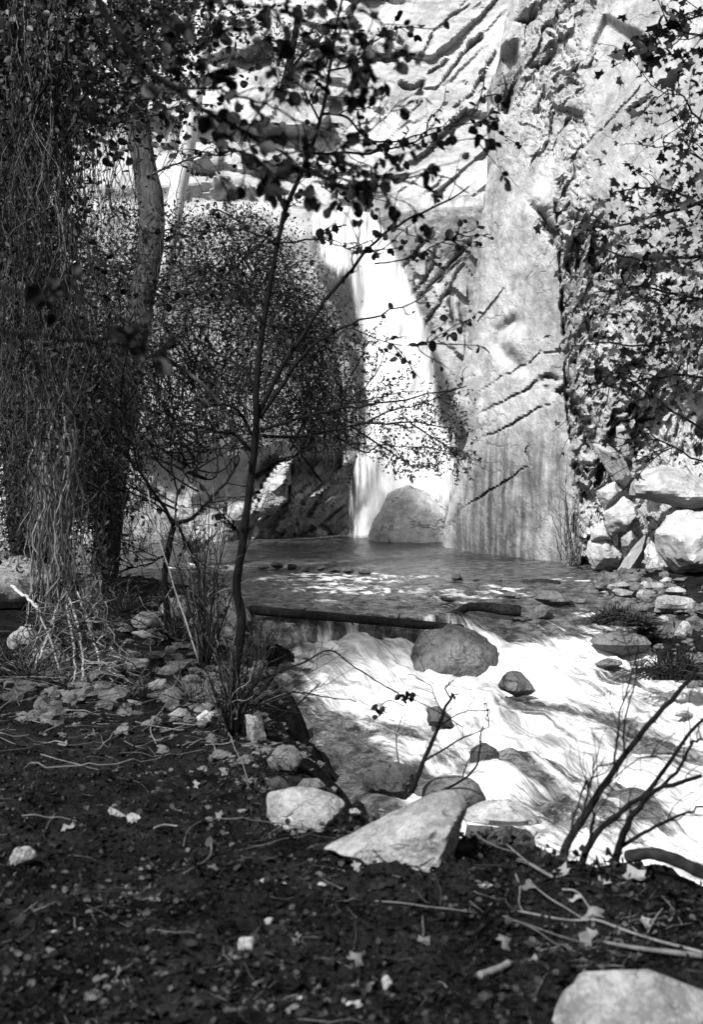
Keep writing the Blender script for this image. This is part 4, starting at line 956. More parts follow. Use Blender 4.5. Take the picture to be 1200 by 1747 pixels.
# ---- bare shrub in the lower right corner and other single plants
rs = RS(441); root = None; gt = Geo()
for k, (p_, a, c, Y1) in enumerate([([(962,1492),(962,1462),(974,1428),(1002,1388),(1032,1338),(1066,1290),(1112,1232),(1150,1190),(1190,1140)], 17, 7, 5.9), ([(988,1495),(1000,1452),(1022,1418),(1052,1392),(1098,1358),(1142,1300),(1200,1225)], 14, 6, 5.7), ([(1046,1492),(1056,1448),(1070,1412),(1088,1382),(1122,1350),(1200,1322)], 16, 7, 5.4),
        ([(1060,1445),(1100,1420),(1150,1395),(1200,1375)], 8, 4, 5.3), ([(1048,1320),(1052,1280),(1058,1220),(1076,1160),(1090,1100)], 5, 2, 5.9), ([(1066,1290),(1066,1240),(1080,1180),(1092,1120)], 5, 2, 5.8), ([(990,1405),(1000,1370),(1010,1330),(1016,1290)], 5, 2, 5.7),
        ([(1000,1460),(1010,1420),(1014,1385)], 8, 5, 5.5), ([(1122,1350),(1160,1310),(1180,1270),(1200,1262)], 7, 4, 5.4), ([(972,1430),(985,1380),(1004,1330),(1040,1290)], 4, 1.5, 5.6), ([(1010,1370),(1080,1300),(1120,1290),(1170,1290)], 2.5, 1.5, 5.6)]):
    g = Geo(); v = limb(g, p_, 5.55, Y1, a, c, None, 7, .015, 441 + k)
    if root is None: root = thing('bare_shrub', 'bare dark many-stemmed shrub leaning right over the water in the lower right', 'shrub', base_of(v)); L_ = root.location
    tw = twigs(rs, v, 5, .28, .6, 6, .15); tubes(g, tw, np.linspace(1, .4, 6)[None] * .0026 * np.ones((5, 1)), 4); build('stem', g, MAT_BARKD, root, L_)
rs = RS(451); root = None; gt = Geo(); gl = Geo()
for k, (p_, a, c) in enumerate([([(702,1352),(716,1318),(728,1286),(742,1256),(756,1220),(770,1192),(776,1184)], 9, 4), ([(722,1300),(752,1282),(785,1262),(812,1250),(835,1240)], 4, 1.5), ([(738,1358),(770,1342),(800,1322),(816,1302),(820,1262),(822,1240)], 5, 2), ([(748,1240),(790,1215),(830,1213)], 3, 1.5), ([(790,1325),(798,1300),(812,1275)], 2.5, 1.2),
        ([(770,1192),(760,1176),(765,1168),(776,1160)], 3, 1.5), ([(757,1218),(742,1190),(735,1170),(700,1150)], 2, 1), ([(681,1302),(676,1262),(684,1230),(692,1215)], 2.5, 1), ([(835,1240),(830,1200),(812,1180)], 2, 1)]):
    g = Geo(); v = limb(g, p_, 8.1, 8.0 + rs.uniform(-.2, .2), a, c, None, 6, .012, 451 + k)
    if root is None: root = thing('twiggy_seedling', 'twiggy bare seedling growing at the water edge behind the wedge-shaped rock', 'plant', base_of(v)); L_ = root.location
    tw = twigs(rs, v, 4, .16, .7, 5, .05); tubes(g, tw, np.linspace(1, .4, 5)[None] * .0022 * np.ones((4, 1)), 4); build('stem', g, MAT_BARKD, root, L_)
leaves_on(gl, rs, v[None], 4, .03, LEAF_SMALL); stamp(gl, *LEAF_SMALL, np.repeat(P(775, 1185, 8.05)[None], 6, 0), rot_from(rand_dirs(rs, 6), rand_dirs(rs, 6)), .035); build('bud', gl, MAT_LEAF2, root, L_)
# drooping twig over the rapids with a clump of wet dead leaves
rs = RS(461); g = Geo(); gl = Geo()
v = limb(g, [(432,1200),(470,1150),(520,1130),(562,1108),(600,1135),(650,1165),(690,1188),(730,1205),(790,1240)], 8.6, 9.4, 4, 1.5, None, 5, .02, 461)
v2_ = limb(g, [(690,1205),(665,1195),(648,1205)], 9.2, 9.2, 2, 1, 10, 4)
v3 = limb(g, [(430,1240),(470,1228),(520,1190),(545,1165)], 8.6, 8.5, 5, 2, None, 5, .02, 462); v4 = limb(g, [(440,1190),(500,1180),(560,1190),(610,1196)], 8.6, 8.9, 4, 1.5, None, 5, .02, 463)
root = thing('drooping_twig', 'bare twigs arching from the sapling foot over the rapids, with dead leaf clumps', 'branch', base_of(v)); L_ = root.location
for q in (v, v3, v4):
    tw = twigs(rs, q, 10, .22, .7, 6, .0); tubes(g, tw, np.linspace(1, .4, 6)[None] * .0022 * np.ones((10, 1)), 4)
build('stems', g, MAT_BARKD, root, L_)
for cx, cy in ((650, 1210), (690, 1190)):
    stamp(gl, *LEAF_OVAL, P(cx + rs.normal(size=9) * 6, cy + rs.normal(size=9) * 5, np.full(9, 9.2)), rot_from(rand_dirs(rs, 9, -.5), rand_dirs(rs, 9)), .05)
build('dead_leaves', gl, MAT_LEAF2, root, L_)
brush('brushwood', 'bare black twigs along the left bank edge above the weir', 'shrub', 180, 1010, 15.5, 26, 80, .9, 1.6, 339, 5, 0, sub=4)
brush('brushwood', 'tangled thin twigs at the left edge below the bright boulder', 'shrub', 45, 1150, 10.6, 40, 90, 1.0, 2, 340, 3, 0, sub=4)
brush('reed_stalks', 'thin upright stalks growing from the pool at the foot of the right crack', 'plant', 974, 952, 20.6, 9, 190, .06, 2.2, 471, 3, 0, sub=2, lean=-.05)
brush('reed_stalks', 'leaning dry stalks left of the upright stalks at the right crack', 'plant', 976, 952, 20.4, 8, 110, .12, 2, 472, 1.2, 0, sub=1, lean=-.35)
brush('reed_stalks', 'short tuft of pale stalks where the right crack meets the pool', 'plant', 975, 962, 20.2, 30, 45, .3, 2, 473, 1.2, 0, sub=0 or 1)
def tuft(name, label, cx, cy, Y, m, hpx, w, seed, spread=.9, tp=2.0, mat=None):
    rs = RS(seed); b0 = P(cx, cy, Y); root = thing(name, label, 'grass', b0); g = Geo(); t = np.linspace(0, 1, 7)[None]
    a = rs.normal(size=(m, 1)) * spread; L = hpx * rs.uniform(.5, 1.1, (m, 1))
    px = cx + rs.normal(size=(m, 1)) * hpx * .25 + np.sin(a) * L * t * (.6 + .6 * t); py = cy - np.cos(a * .5) * L * (t - .75 * t * t * np.abs(np.sin(a)) - .25 * t ** 3)
    v = P(px, py, Y + rs.normal(size=(m, 1)) * .12 * (.3 + t)); tubes(g, v, (w / 2 / FPX * Y) * np.linspace(1, .2, 7)[None] * np.ones((m, 1)), 3, rs.rand(m) ** tp)
    build('blades', g, mat or MAT_LEAF, root, b0)
tuft('grass_tuft', 'dark overhanging grass tuft at the right edge above the pale stone', 1158, 1160, 12.6, 380, 75, 3, 481, .9)
tuft('grass_tuft', 'leafy clump of dark sedge among the right shore stones', 1052, 1066, 15.0, 420, 52, 3.5, 482, 1.2, 1.2)
tuft('grass_tuft', 'second sedge clump overlapping the leafy clump on its right', 1090, 1068, 14.7, 200, 40, 3, 483, 1.2, 1.5)
tuft('grass_tuft', 'short grey grass growing between the driftwood in the right foreground', 1090, 1580, 4.95, 260, 36, 2.5, 484, .9, .8, MAT_TWIG)
tuft('grass_tuft', 'dark weeds round the foot of the bare shrub', 1020, 1500, 5.5, 260, 40, 5, 485, 1.1, 3)
tuft('grass_tuft', 'dark weeds on the lip of the bank beside the small white pool', 1150, 1540, 5.2, 200, 40, 5, 486, 1.1, 3)

# ---- willow twigs in front of the fall
rs = RS(491); root = None; gl = Geo(); gt = Geo()
for k, (p_, a, c) in enumerate([([(430,742),(500,745),(560,735),(620,724),(700,722),(790,735)], 6, 2), ([(540,740),(590,690),(640,640),(660,590)], 4, 1.5), ([(620,724),(670,700),(720,690),(780,660)], 4, 1.5), ([(600,728),(650,760),(700,790),(740,800)], 4, 1.5), ([(560,735),(620,770),(660,760),(780,770)], 4, 1.5), ([(590,690),(640,680),(690,670)], 3, 1.5), ([(700,722),(760,760),(790,790)], 3, 1.5), ([(600,640),(620,600),(625,560)], 3, 1)]):
    g = Geo(); v = limb(g, p_, 20.5, 20.3 + rs.uniform(-.6, .6), a, c, None, 5, .05, 491 + k)
    if root is None: root = thing('willow_bough', 'fine-leaved willow bough reaching right across the foot of the waterfall', 'branch', base_of(v)); L_ = root.location
    tw = twigs(rs, v, 30, .6, .9, 7, .0); tubes(g, tw, np.linspace(1, .4, 7)[None] * .004 * np.ones((30, 1)), 3); build('branch', g, MAT_BARKD, root, L_); leaves_on(gl, rs, tw, 13, .050, LEAF_SMALL)
cloud(gl, rs, [(640,690),(780,680),(800,760),(780,800),(700,800),(630,770)], 90, 16, 19.8, 20.8, .12, .05, LEAF_SMALL)
build('foliage', gl, MAT_LEAF, root, L_)

# ---- trunks on the left
def trunk_tree(name, label, pts, Y0, Y1, w0, w1, mat, seed, crown=None, limbs=(), k=12):
    rs = RS(seed); g = Geo(); v = limb(g, pts, Y0, Y1, w0, w1, 60, k, .02, seed)
    root = thing(name, label, 'tree', base_of(v)); L_ = root.location; build('trunk', g, mat, root, L_); gl = Geo(); gt = Geo(); any_ = False
    for q, (p_, a, c) in enumerate(limbs):
        g = Geo(); u = limb(g, p_, Y0 + (Y1 - Y0) * .5, Y1 + rs.uniform(-.5, .5), a, c, None, 6, .05, seed + q); tw = twigs(rs, u, 14, .7, .9, 6, 0); tubes(g, tw, np.linspace(1, .4, 6)[None] * .006 * np.ones((14, 1)), 4); build('limb', g, mat, root, L_); leaves_on(gl, rs, tw, 7, .06, LEAF_OVAL); any_ = True
    if crown:
        for a in crown: cloud(gl, rs, *a)
        any_ = True
    if any_: build('foliage', gl, MAT_LEAF, root, L_)
    return root
trunk_tree('pale_tree', 'smooth pale tree trunk leaning right behind the upper left leaves', [(268,520),(284,430),(299,350),(311,290),(322,230),(332,170),(340,90),(349,10),(356,-60)], 22.5, 21.5, 30, 26, MAT_BARKP, 501, limbs=[([(345,60),(380,40),(420,30)], 5, 2), ([(338,120),(300,90),(250,80)], 5, 2)])
trunk_tree('grey_tree', 'rough grey tree trunk leaning left beside the pale trunk', [(176,1000),(182,930),(190,850),(198,770),(208,700),(218,640),(236,540),(256,430),(258,350),(246,280),(232,200),(222,110),(216,-40)], 19.0, 19.8, 50, 38, MAT_BARK, 511, limbs=[([(232,200),(280,190),(330,170)], 6, 2), ([(248,300),(300,280),(350,262)], 5, 2), ([(224,120),(180,60),(140,40)], 6, 2)])
trunk_tree('arching_trunk', 'pale bent branch arching down to the right inside the shrub mass', [(230,700),(235,640),(250,610),(280,612),(320,635),(355,665),(385,705),(400,760)], 18.2, 17.6, 7, 7, MAT_BARK, 521)
trunk_tree('dark_tree', 'short dark leaning snag among the pale ledges at the top', [(478,190),(486,150),(494,110),(503,60),(510,10)], 31.5, 31.8, 20, 8, MAT_BARKD, 531, limbs=[([(490,130),(520,90),(560,70)], 5, 2)], crown=[([(440,30),(560,20),(560,110),(500,140),(440,110)], 30, 20, 31, 32.2, .3, .09, LEAF_SMALL)])
rs = RS(541); ROOT_V = trunk_tree('vine_draped_tree', 'massive dark trunk at the left edge wrapped in hanging vines', [(74,1000),(70,950),(64,900),(54,800),(46,650),(42,500),(40,350),(36,200),(40,50),(48,-200)], 17.0, 15.5, 105, 80, MAT_BARKV, 541,
   crown=[([(90,-60),(345,-60),(345,90),(260,110),(190,200),(110,200)], 260, 26, 10.5, 13, .28, .05, LEAF_OVAL), ([(20,-60),(110,-60),(120,560),(20,560)], 110, 16, 11.0, 12.4, .22, .06, LEAF_OVAL)])
# leaves and limbs added out of view, placed to shade the left bank
gl = Geo(); g = Geo(); rs = RS(545); cen = []
for k in range(230):
    c = np.array([rs.uniform(-9.5, -4.4), rs.uniform(3.5, 11.0), rs.uniform(5.2, 7.6)]); cen.append(c)
cen = np.array(cen); q = len(cen) * 22
stamp(gl, *LEAF_OVAL, np.repeat(cen, 22, 0) + rs.normal(size=(q, 3)) * .3, rot_from(rand_dirs(rs, q), rand_dirs(rs, q, .8)), .085 * rs.uniform(.6, 1.3, q), rs.rand(q) ** 2)
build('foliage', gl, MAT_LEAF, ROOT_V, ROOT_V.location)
for k in range(7):
    a = np.array([-3.65, 15.9, 4.4 + .3 * k]); e = cen[k * 11]; t = np.linspace(0, 1, 12)[:, None]
    tubes(g, a + (e - a) * t + np.array([0, 0, .7]) * np.sin(t * pi), np.linspace(.07, .02, 12), 6)
build('limbs', g, MAT_BARKD, ROOT_V, ROOT_V.location)  # limbs made up to carry the unseen shading leaves

# ---- hanging vines
def vines(label, parts, leaves, seed, Yb, mat=None):
    rs = RS(seed); g = Geo(); gl = Geo(); L = P(*Yb); root = thing('hanging_vine', label, 'vine', L, 'vines hanging on the left')
    for a in parts:
        v = strands(g, rs, *a[:8], **(a[8] if len(a) > 8 else {}))
    build('stems', g, mat or MAT_VINE, root, L)
    for a in leaves: cloud(gl, rs, *a)
    if leaves: build('foliage', gl, MAT_LEAF, root, L)
vines('curtain of thin vines hanging over the massive left trunk', [(230, 12, 125, -40, 640, 10.8, 11.8, 1.4, dict(wob=46)), (110, 12, 110, 300, 900, 10.8, 11.8, 1.5, dict(wob=50)), (14, 60, 130, 20, 500, 10.6, 11, 4, dict(wob=60))], [([(10,10),(100,10),(115,700),(10,900)], 190, 18, 10.8, 11.8, .18, .05, LEAF_SMALL)], 551, (60, 980, 11.2))
vines('thin see-through vines hanging between the left trunk and the grey trunk', [(44, 100, 220, 60, 620, 13, 15, 1.4, dict(wob=34)), (26, 120, 300, 150, 560, 14, 17, 1.4, dict(wob=50))], [([(110,150),(230,170),(240,560),(110,600)], 20, 6, 13, 15, .16, .055, LEAF_SMALL)], 561, (160, 620, 14))
vines('thick mat of vines and leaves left of the grey trunk, above the bright boulder', [(200, 20, 210, 420, 925, 12.5, 14.5, 1.4, dict(wob=50)), (60, 60, 200, 560, 910, 12.5, 14, 2.4, dict(wob=80))], [([(20,420),(220,420),(220,720),(150,860),(20,820)], 190, 20, 12.6, 15, .22, .055, LEAF_SMALL)], 571, (110, 980, 13.4))
TR = lambda r, m: .12 + .6 * r.rand(m) ** 2.2
vines('dark vines wrapped round the lower half of the grey tree trunk', [(110, 125, 218, 560, 1000, 17.2, 18.8, 1.5, dict(wob=40))], [([(120,600),(222,600),(210,930),(130,960)], 170, 22, 16.8, 18.8, .2, .055, LEAF_SMALL)], 575, (170, 1000, 18))
vines('dark leafy vines at the left edge behind the bright boulder', [(90, 10, 120, 640, 970, 14.8, 16.2, 1.6, dict(wob=40))], [([(5,640),(118,640),(112,960),(5,950)], 190, 22, 14.6, 16.4, .2, .055, LEAF_SMALL)], 577, (60, 970, 15.5))
vines('bundle of pale bare vine stems sweeping down to the roots on the left bank', [(50, 60, 120, 640, 1080, 11.2, 11.9, 3.0, dict(tint=TR, drift=22, wob=26)), (26, 60, 130, 700, 1150, 11.0, 11.6, 3.6, dict(tint=TR, drift=18, wob=30))], [], 581, (100, 1150, 11.3), MAT_ROOT)
rs = RS(591); g = Geo(); L_ = P(110, 1180, 10.8); root = thing('vine_roots', 'tangle of pale roots at the foot of the vines on the left bank', 'roots', L_)
for k, p_ in enumerate([[(112,1030),(122,1080),(128,1130),(122,1180)], [(118,1020),(134,1070),(140,1120),(141,1186)], [(60,1030),(66,1042),(92,1110),(104,1150)], [(90,1150),(96,1190),(118,1206),(120,1190)], [(141,1150),(160,1180),(168,1194)], [(20,1000),(44,1020),(66,1040)], [(130,1010),(150,1060),(170,1130),(172,1170),(200,1192),(240,1196)], [(96,1040),(80,1090),(62,1130)], [(30,1160),(60,1166),(80,1180),(100,1200)]]):
    limb(g, p_, 11.2, 10.7, rs.uniform(4, 7), rs.uniform(3, 5), 22, 6, .03, 591 + k, rs.uniform(.5, 1.0))
strands(g, rs, 120, 60, 180, 980, 1200, 10.7, 11.8, 2.4, wob=46, drift=26, tint=lambda r, m: .05 + .5 * r.rand(m) ** 2.5, ky=.45)
strands(g, rs, 40, 90, 230, 1080, 1210, 10.4, 11.2, 2.2, wob=50, drift=30, tint=lambda r, m: .05 + .6 * r.rand(m) ** 2, ky=.5)
build('roots', g, MAT_ROOT, root, L_)

# ---- shrubs growing on the left rock
def shrub(label, poly, nc, per, Ya, Yb, seed, size=.050, rad=.2, st=40, hang=None, tp=2.2, tmpl=LEAF_SMALL):
    rs = RS(seed); gl = Geo(); g = Geo(); c = np.mean(np.asarray(poly, float), 0); b0 = P(c[0], max(p[1] for p in poly), (Ya + Yb) / 2 + .5)
    root = thing('cliff_shrub', label, 'shrub', b0, 'shrubs on the left rock')
    cen = cloud(gl, rs, poly, nc, int(per * 1.75), Ya, Yb, rad, size, tmpl, .8, tp)
    i = rs.randint(0, nc, st); a = P(c[0] + rs.normal(size=st) * 30, c[1] + 40 + rs.normal(size=st) * 40, np.full(st, Yb)); t = np.linspace(0, 1, 10)[None, :, None]
    v = a[:, None] + (cen[i] - a)[:, None] * t + rs.normal(size=(st, 1, 3)) * .25 * np.sin(t * pi)
    tubes(g, v, np.linspace(.018, .006, 10)[None] * np.ones((st, 1)), 4, rs.rand(st) ** 2 * .5)
    if hang: strands(g, rs, *hang, tint=lambda r, m: .03 + .4 * r.rand(m) ** 2.5)
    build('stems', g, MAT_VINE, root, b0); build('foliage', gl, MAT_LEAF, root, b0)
shrub('rounded small-leaved shrub on the crest of the left rock behind the sapling', [(330,370),(420,350),(478,395),(500,430),(480,520),(400,540),(320,500),(300,420)], 210, 26, 20.6, 22.8, 601)
shrub('open leafy shrub left of the crest shrub, under the pale and grey trunks', [(120,400),(200,350),(290,350),(330,400),(320,500),(240,520),(130,500)], 150, 18, 18.5, 21.5, 602)
shrub('dark shrub on the right shoulder of the left rock beside the falling water', [(478,410),(528,480),(568,540),(590,620),(560,660),(500,640),(450,560),(450,470)], 230, 28, 21.6, 23.6, 603)
shrub('drooping shrub and root curtain over the dark hollow beside the waterfall foot', [(490,630),(560,640),(596,620),(606,700),(602,765),(560,750),(510,740),(470,710)], 150, 24, 21.8, 23.6, 604, hang=(60, 480, 600, 600, 800, 21.6, 22.4, 1.6))
shrub('broad shadowy shrub hanging down the middle of the left rock', [(240,500),(330,480),(450,520),(500,640),(480,720),(400,720),(300,690),(230,640)], 260, 26, 19.8, 22.4, 605, hang=(60, 240, 480, 520, 740, 20, 21, 1.5))
shrub('lowest fringe of shrub hanging over the bare grey face of the left rock', [(190,640),(300,680),(400,720),(480,720),(480,790),(400,735),(330,770),(240,780),(190,770)], 110, 22, 20, 22, 606, hang=(110, 200, 480, 620, 790, 19.6, 20.6, 1.8))
shrub('dark shrub behind the vines at the left, in front of the left rock', [(20,520),(200,500),(240,640),(230,800),(170,900),(20,900)], 260, 26, 15.5, 18.5, 607, size=.06)
rs = RS(621)
brush('grass_bank', 'low dry brush along the waterline under the bare grey face', 'plant', 235, 945, 23.0, 40, 40, .9, 2, 621, 3, 0)
brush('grass_bank', 'little dark bush in the water line left of the weir', 'plant', 330, 940, 22.5, 40, 60, .7, 2, 622, 4, 2)
# ------------------------------------------------------------------ litter, sticks and fallen leaves
MAT_LITTER = leaf_mat('leaf_litter', .002, .06, .8, .1)
MAT_DRY = leaf_mat('dry_leaf', .04, .17, .7, .25)
MAT_WOOD = leaf_mat('drift_wood', .010, .12, .75, .25)
MAT_WETWOOD = bark_mat('wet_wood', .006, .03, vert=1.0, bump=.9)
rs = RS(701)
def scatter(n, y0, y1, pw=1.6, margin=.05):
    X, Y = [], []
    while sum(map(len, X)) < n:
        u = rs.rand(n * 2); y = (y0 ** (1 - pw) + u * (y1 ** (1 - pw) - y0 ** (1 - pw))) ** (1 / (1 - pw))
        x = rs.uniform(-.46, .46, n * 2) * y
        k = sdist(x, y, LEFTLAND) < margin; X.append(x[k]); Y.append(y[k])
    x = np.concatenate(X)[:n]; y = np.concatenate(Y)[:n]
    return x, y, gz(x, y)
# crumbs and leaves nobody could count
g = Geo()
x, y, z = scatter(34000, 3.2, 12.5)
pat = ss(-.15, .35, n2(x * 1.8, y * 1.8, 3, 702))
sz = rs.uniform(.010, .032, len(x)) * (1 + .5 * (rs.rand(len(x)) < .06))
t = np.clip(rs.rand(len(x)) ** 4 * (.35 + .8 * pat), 0, 1)
nr = rand_dirs(rs, len(x), 1.0); ax = rand_dirs(rs, len(x)); ax[:, 2] *= .5
stamp(g, *LEAF_OVAL, np.stack([x, y, z + .006], -1), rot_from(ax, nr), sz, t)
x, y, z = scatter(160, 3.2, 9.5); q = len(x)
stamp(g, *LEAF_STAR, np.stack([x, y, z + .010], -1), rot_from(rand_dirs(rs, q) * [1, 1, .4], rand_dirs(rs, q, 1.3)), rs.uniform(.03, .06, q), rs.rand(q) ** 7 * .8)
tag(build('leaf_litter', g, MAT_LITTER), kind='stuff')
g = Geo()
def sticks_mesh(g, n, y0, y1, Lr, rr, tp, lift=.012, n_=6):
    x, y, z = scatter(n, y0, y1, 1.4); a = rs.uniform(0, pi, n) * .8 - .4 + rs.choice([0, pi], n); L = rs.uniform(*Lr, n)
    s = np.linspace(-.5, .5, n_)[None]; cv = rs.normal(size=(n, 1)) * .25; wob = rs.normal(size=(n, n_)) * .014
    px = x[:, None] + L[:, None] * (np.cos(a)[:, None] * s - np.sin(a)[:, None] * (cv * s * s + wob)); py = y[:, None] + L[:, None] * (np.sin(a)[:, None] * s + np.cos(a)[:, None] * (cv * s * s + wob))
    pz = gz(px, py); pz = .5 * pz + .5 * pz.max(1, keepdims=True) + lift * rs.uniform(.3, 1.6, (n, 1)) + rs.normal(size=(n, 1)) * .25 * L[:, None] * s * .6
    ok = (sdist(px, py, LEFTLAND) < .25).all(1)
    tubes(g, np.stack([px, py, pz], -1)[ok], (rs.uniform(*rr, n)[:, None] * np.linspace(1, .5, n_)[None])[ok], 4, (rs.rand(n) ** tp)[ok])
sticks_mesh(g, 1500, 3.2, 11, (.04, .18), (.0007, .0017), 5); sticks_mesh(g, 25, 3.4, 12, (.2, .5), (.001, .0025), 5)

sticks_mesh(g, 1100, 8, 14, (.06, .35), (.0015, .0045), 2.6)
tag(build('twig_litter', g, MAT_TWIG), kind='stuff')
# soil crumbs and small gravel
g = Geo(); iv, if_ = ico(1); n = 6000; x, y, z = scatter(n, 3.2, 10)
V = iv[None] * (rs.uniform(.003, .010, (n, 1, 1)) * (1 + 1.2 * (rs.rand(n, 1, 1) < .03))) * rs.uniform(.6, 1.4, (n, 1, 3)) + np.stack([x, y, z + .002], -1)[:, None]
g.add(V.reshape(-1, 3), [(if_[None] + (np.arange(n) * len(iv))[:, None, None]).reshape(-1, 3)], np.repeat(rs.rand(n) ** 7 * .6, len(iv)))
tag(build('soil_crumbs', g, MAT_LITTER, smooth=False), kind='stuff')
# dark weeds creeping along the near edge of the bank
g = Geo(); n = 1100; u = rs.rand(n); cr = np.array(CREST[1:8])[::-1]; i = (u * (len(cr) - 1.001)).astype(int); f = (u * (len(cr) - 1.001) - i)[:, None]
pt = cr[i] * (1 - f) + cr[i + 1] * f + rs.normal(size=(n, 2)) * [.12, .12] + [0, .05]; z = gz(pt[:, 0], pt[:, 1]); k = z > -.3; n = k.sum()
stamp(g, *LEAF_OVAL, np.column_stack([pt[k], z[k] + rs.rand(n) ** 2 * .06]), rot_from(rand_dirs(rs, n, .6), rand_dirs(rs, n, .5)), rs.uniform(.015, .04, n), rs.rand(n) ** 4)
tag(build('ground_cover', g, MAT_LEAF2), kind='stuff')

# single sticks
def stick(label, pts, w0, w1, tint=.6, name='stick', lift=.02, mat=None, seed=0, Y=None, group='sticks on the near bank', k=7, cat='stick'):
    p = smooth_path(pts, max(12, 5 * len(pts))); v = []
    for a in p:
        if Y is None:
            h = ghit(a[0], a[1])
            if v and h[1] > v[0][1] * 1.18 and v[0][1] < 6.5: h = P(a[0], a[1], v[-1][1])
            v.append(h)
    v = np.array(v) if Y is None else P(p[:, 0], p[:, 1], np.linspace(Y[0], Y[1], len(p)))
    if Y is None:                                          # lie on the bumps: smooth, then lift clear of the soil
        s = v.copy()
        for _ in range(14): s[1:-1] = (s[:-2] + 2 * s[1:-1] + s[2:]) / 4
        s[:, 2] = np.maximum(s[:, 2] + .3 * lift, v[:, 2] - .4 * lift) + .6 * lift; v = s
    r = np.linspace(w0, w1, len(v)) / 2 / FPX * v[:, 1]; r = r * (1 + .18 * n2(np.linspace(0, 6, len(v)), np.full(len(v), seed * 1.7), 2, seed))
    g = Geo(); tubes(g, v, r, k, tint); org = v[0] * [1, 1, 1]
    return tag(build(name, g, mat or MAT_WOOD, origin=org), label, cat, group)
for k, (lab, pts, w0, w1, t) in enumerate([
    ('long pale crooked stick crossing the right foreground, ending at the right edge', [(884,1565),(930,1576),(968,1581),(1000,1582),(1030,1588),(1093,1608),(1140,1622),(1200,1638)], 4, 6, .8),
    ('thick bark-covered stick just above the lower right boulder', [(1030,1619),(1080,1630),(1120,1634),(1200,1648)], 7, 14, .5),
    ('thin stick sloping down to join the long pale crooked stick', [(902,1513),(933,1540),(968,1560),(997,1580)], 3, 3.5, .7),
    ('short thick pale stick end poking from the soil right of the wedge-shaped rock', [(882,1478),(907,1485),(943,1510)], 9, 7, .7),
    ('bent pale stick with a hooked end above the long crooked stick', [(960,1527),(987,1530),(1002,1553),(1012,1566)], 5, 4, .9),
    ('dark thin stick sloping below the long pale crooked stick', [(876,1580),(920,1600),(945,1622),(1008,1642)], 4, 3, .35),
    ('small pale stick tilted up near the grass at the right', [(1106,1600),(1118,1582),(1132,1560)], 4, 3, 1.0),
    ('pale stick lying by the weeds under the bare shrub', [(1062,1518),(1080,1512),(1112,1506)], 4, 3, .6),
    ('long dark stick in the lower right, nearly level', [(858,1575),(900,1588),(960,1612),(1010,1622)], 3, 3, .4),
    ('forked twig end curving over the soil below the bent stick', [(880,1500),(890,1530),(884,1550),(893,1566)], 4, 3, .6),
    ('long straight twig lying across the soil at the left, upper half', [(40,1318),(120,1315),(215,1312),(290,1298),(352,1283)], 3, 2, .55),
    ('dark branched twig curving up below the blocky rock', [(313,1452),(320,1422),(345,1410),(374,1404),(440,1409),(556,1425)], 3.5, 2.5, .25),
    ('short pale twig on the soil left of centre', [(262,1421),(283,1418),(303,1422)], 3.5, 3, 1.0),
    ('crooked thin twig ending in a pale tip, left of centre', [(312,1500),(340,1487),(361,1470),(360,1450)], 3, 4, .6),
    ('pale zigzag twig on the dark soil left of the sapling', [(283,1207),(262,1235),(255,1250),(262,1268),(270,1282)], 3, 2.5, .95),
    ('thin twig dropping from the sapling foot toward the blocky rock', [(385,1245),(398,1280),(412,1305),(422,1335)], 3, 2, .7),
    ('dark twig lying flat at the far left of the soil', [(125,1535),(170,1532),(212,1528)], 2.5, 2, .3),
    ('short split piece of wood standing among the left bank stones', [(287,1194),(294,1180),(301,1168)], 6, 5, .8),
    ('level twig lying at the lower left of the blurred soil', [(640,1548),(700,1552),(745,1560),(815,1568)], 3, 2, .6),
    ('thin dark twig arching over the dark ledge rock', [(790,1395),(815,1425),(850,1445),(885,1455)], 3, 2, .5),
    ('slender twig running from the wedge-shaped rock foot to the right', [(865,1440),(890,1462),(925,1490),(950,1520)], 3, 2, .7),
    ('slanting twig near the right edge in the grass', [(1130,1540),(1150,1562),(1165,1590)], 2.5, 2, .5)]):
    stick(lab, pts, w0 * .8, w1 * .8, t, seed=720 + k, Y=(5.5, 5.4) if 'arching over' in lab else (5.55, 5.35) if 'slender twig' in lab else None)
stick('short stub of pale wood near the bottom, right of centre', [(818,1676),(845,1667),(869,1655)], 15, 14, .75, 'wood_stub', .02, seed=745)
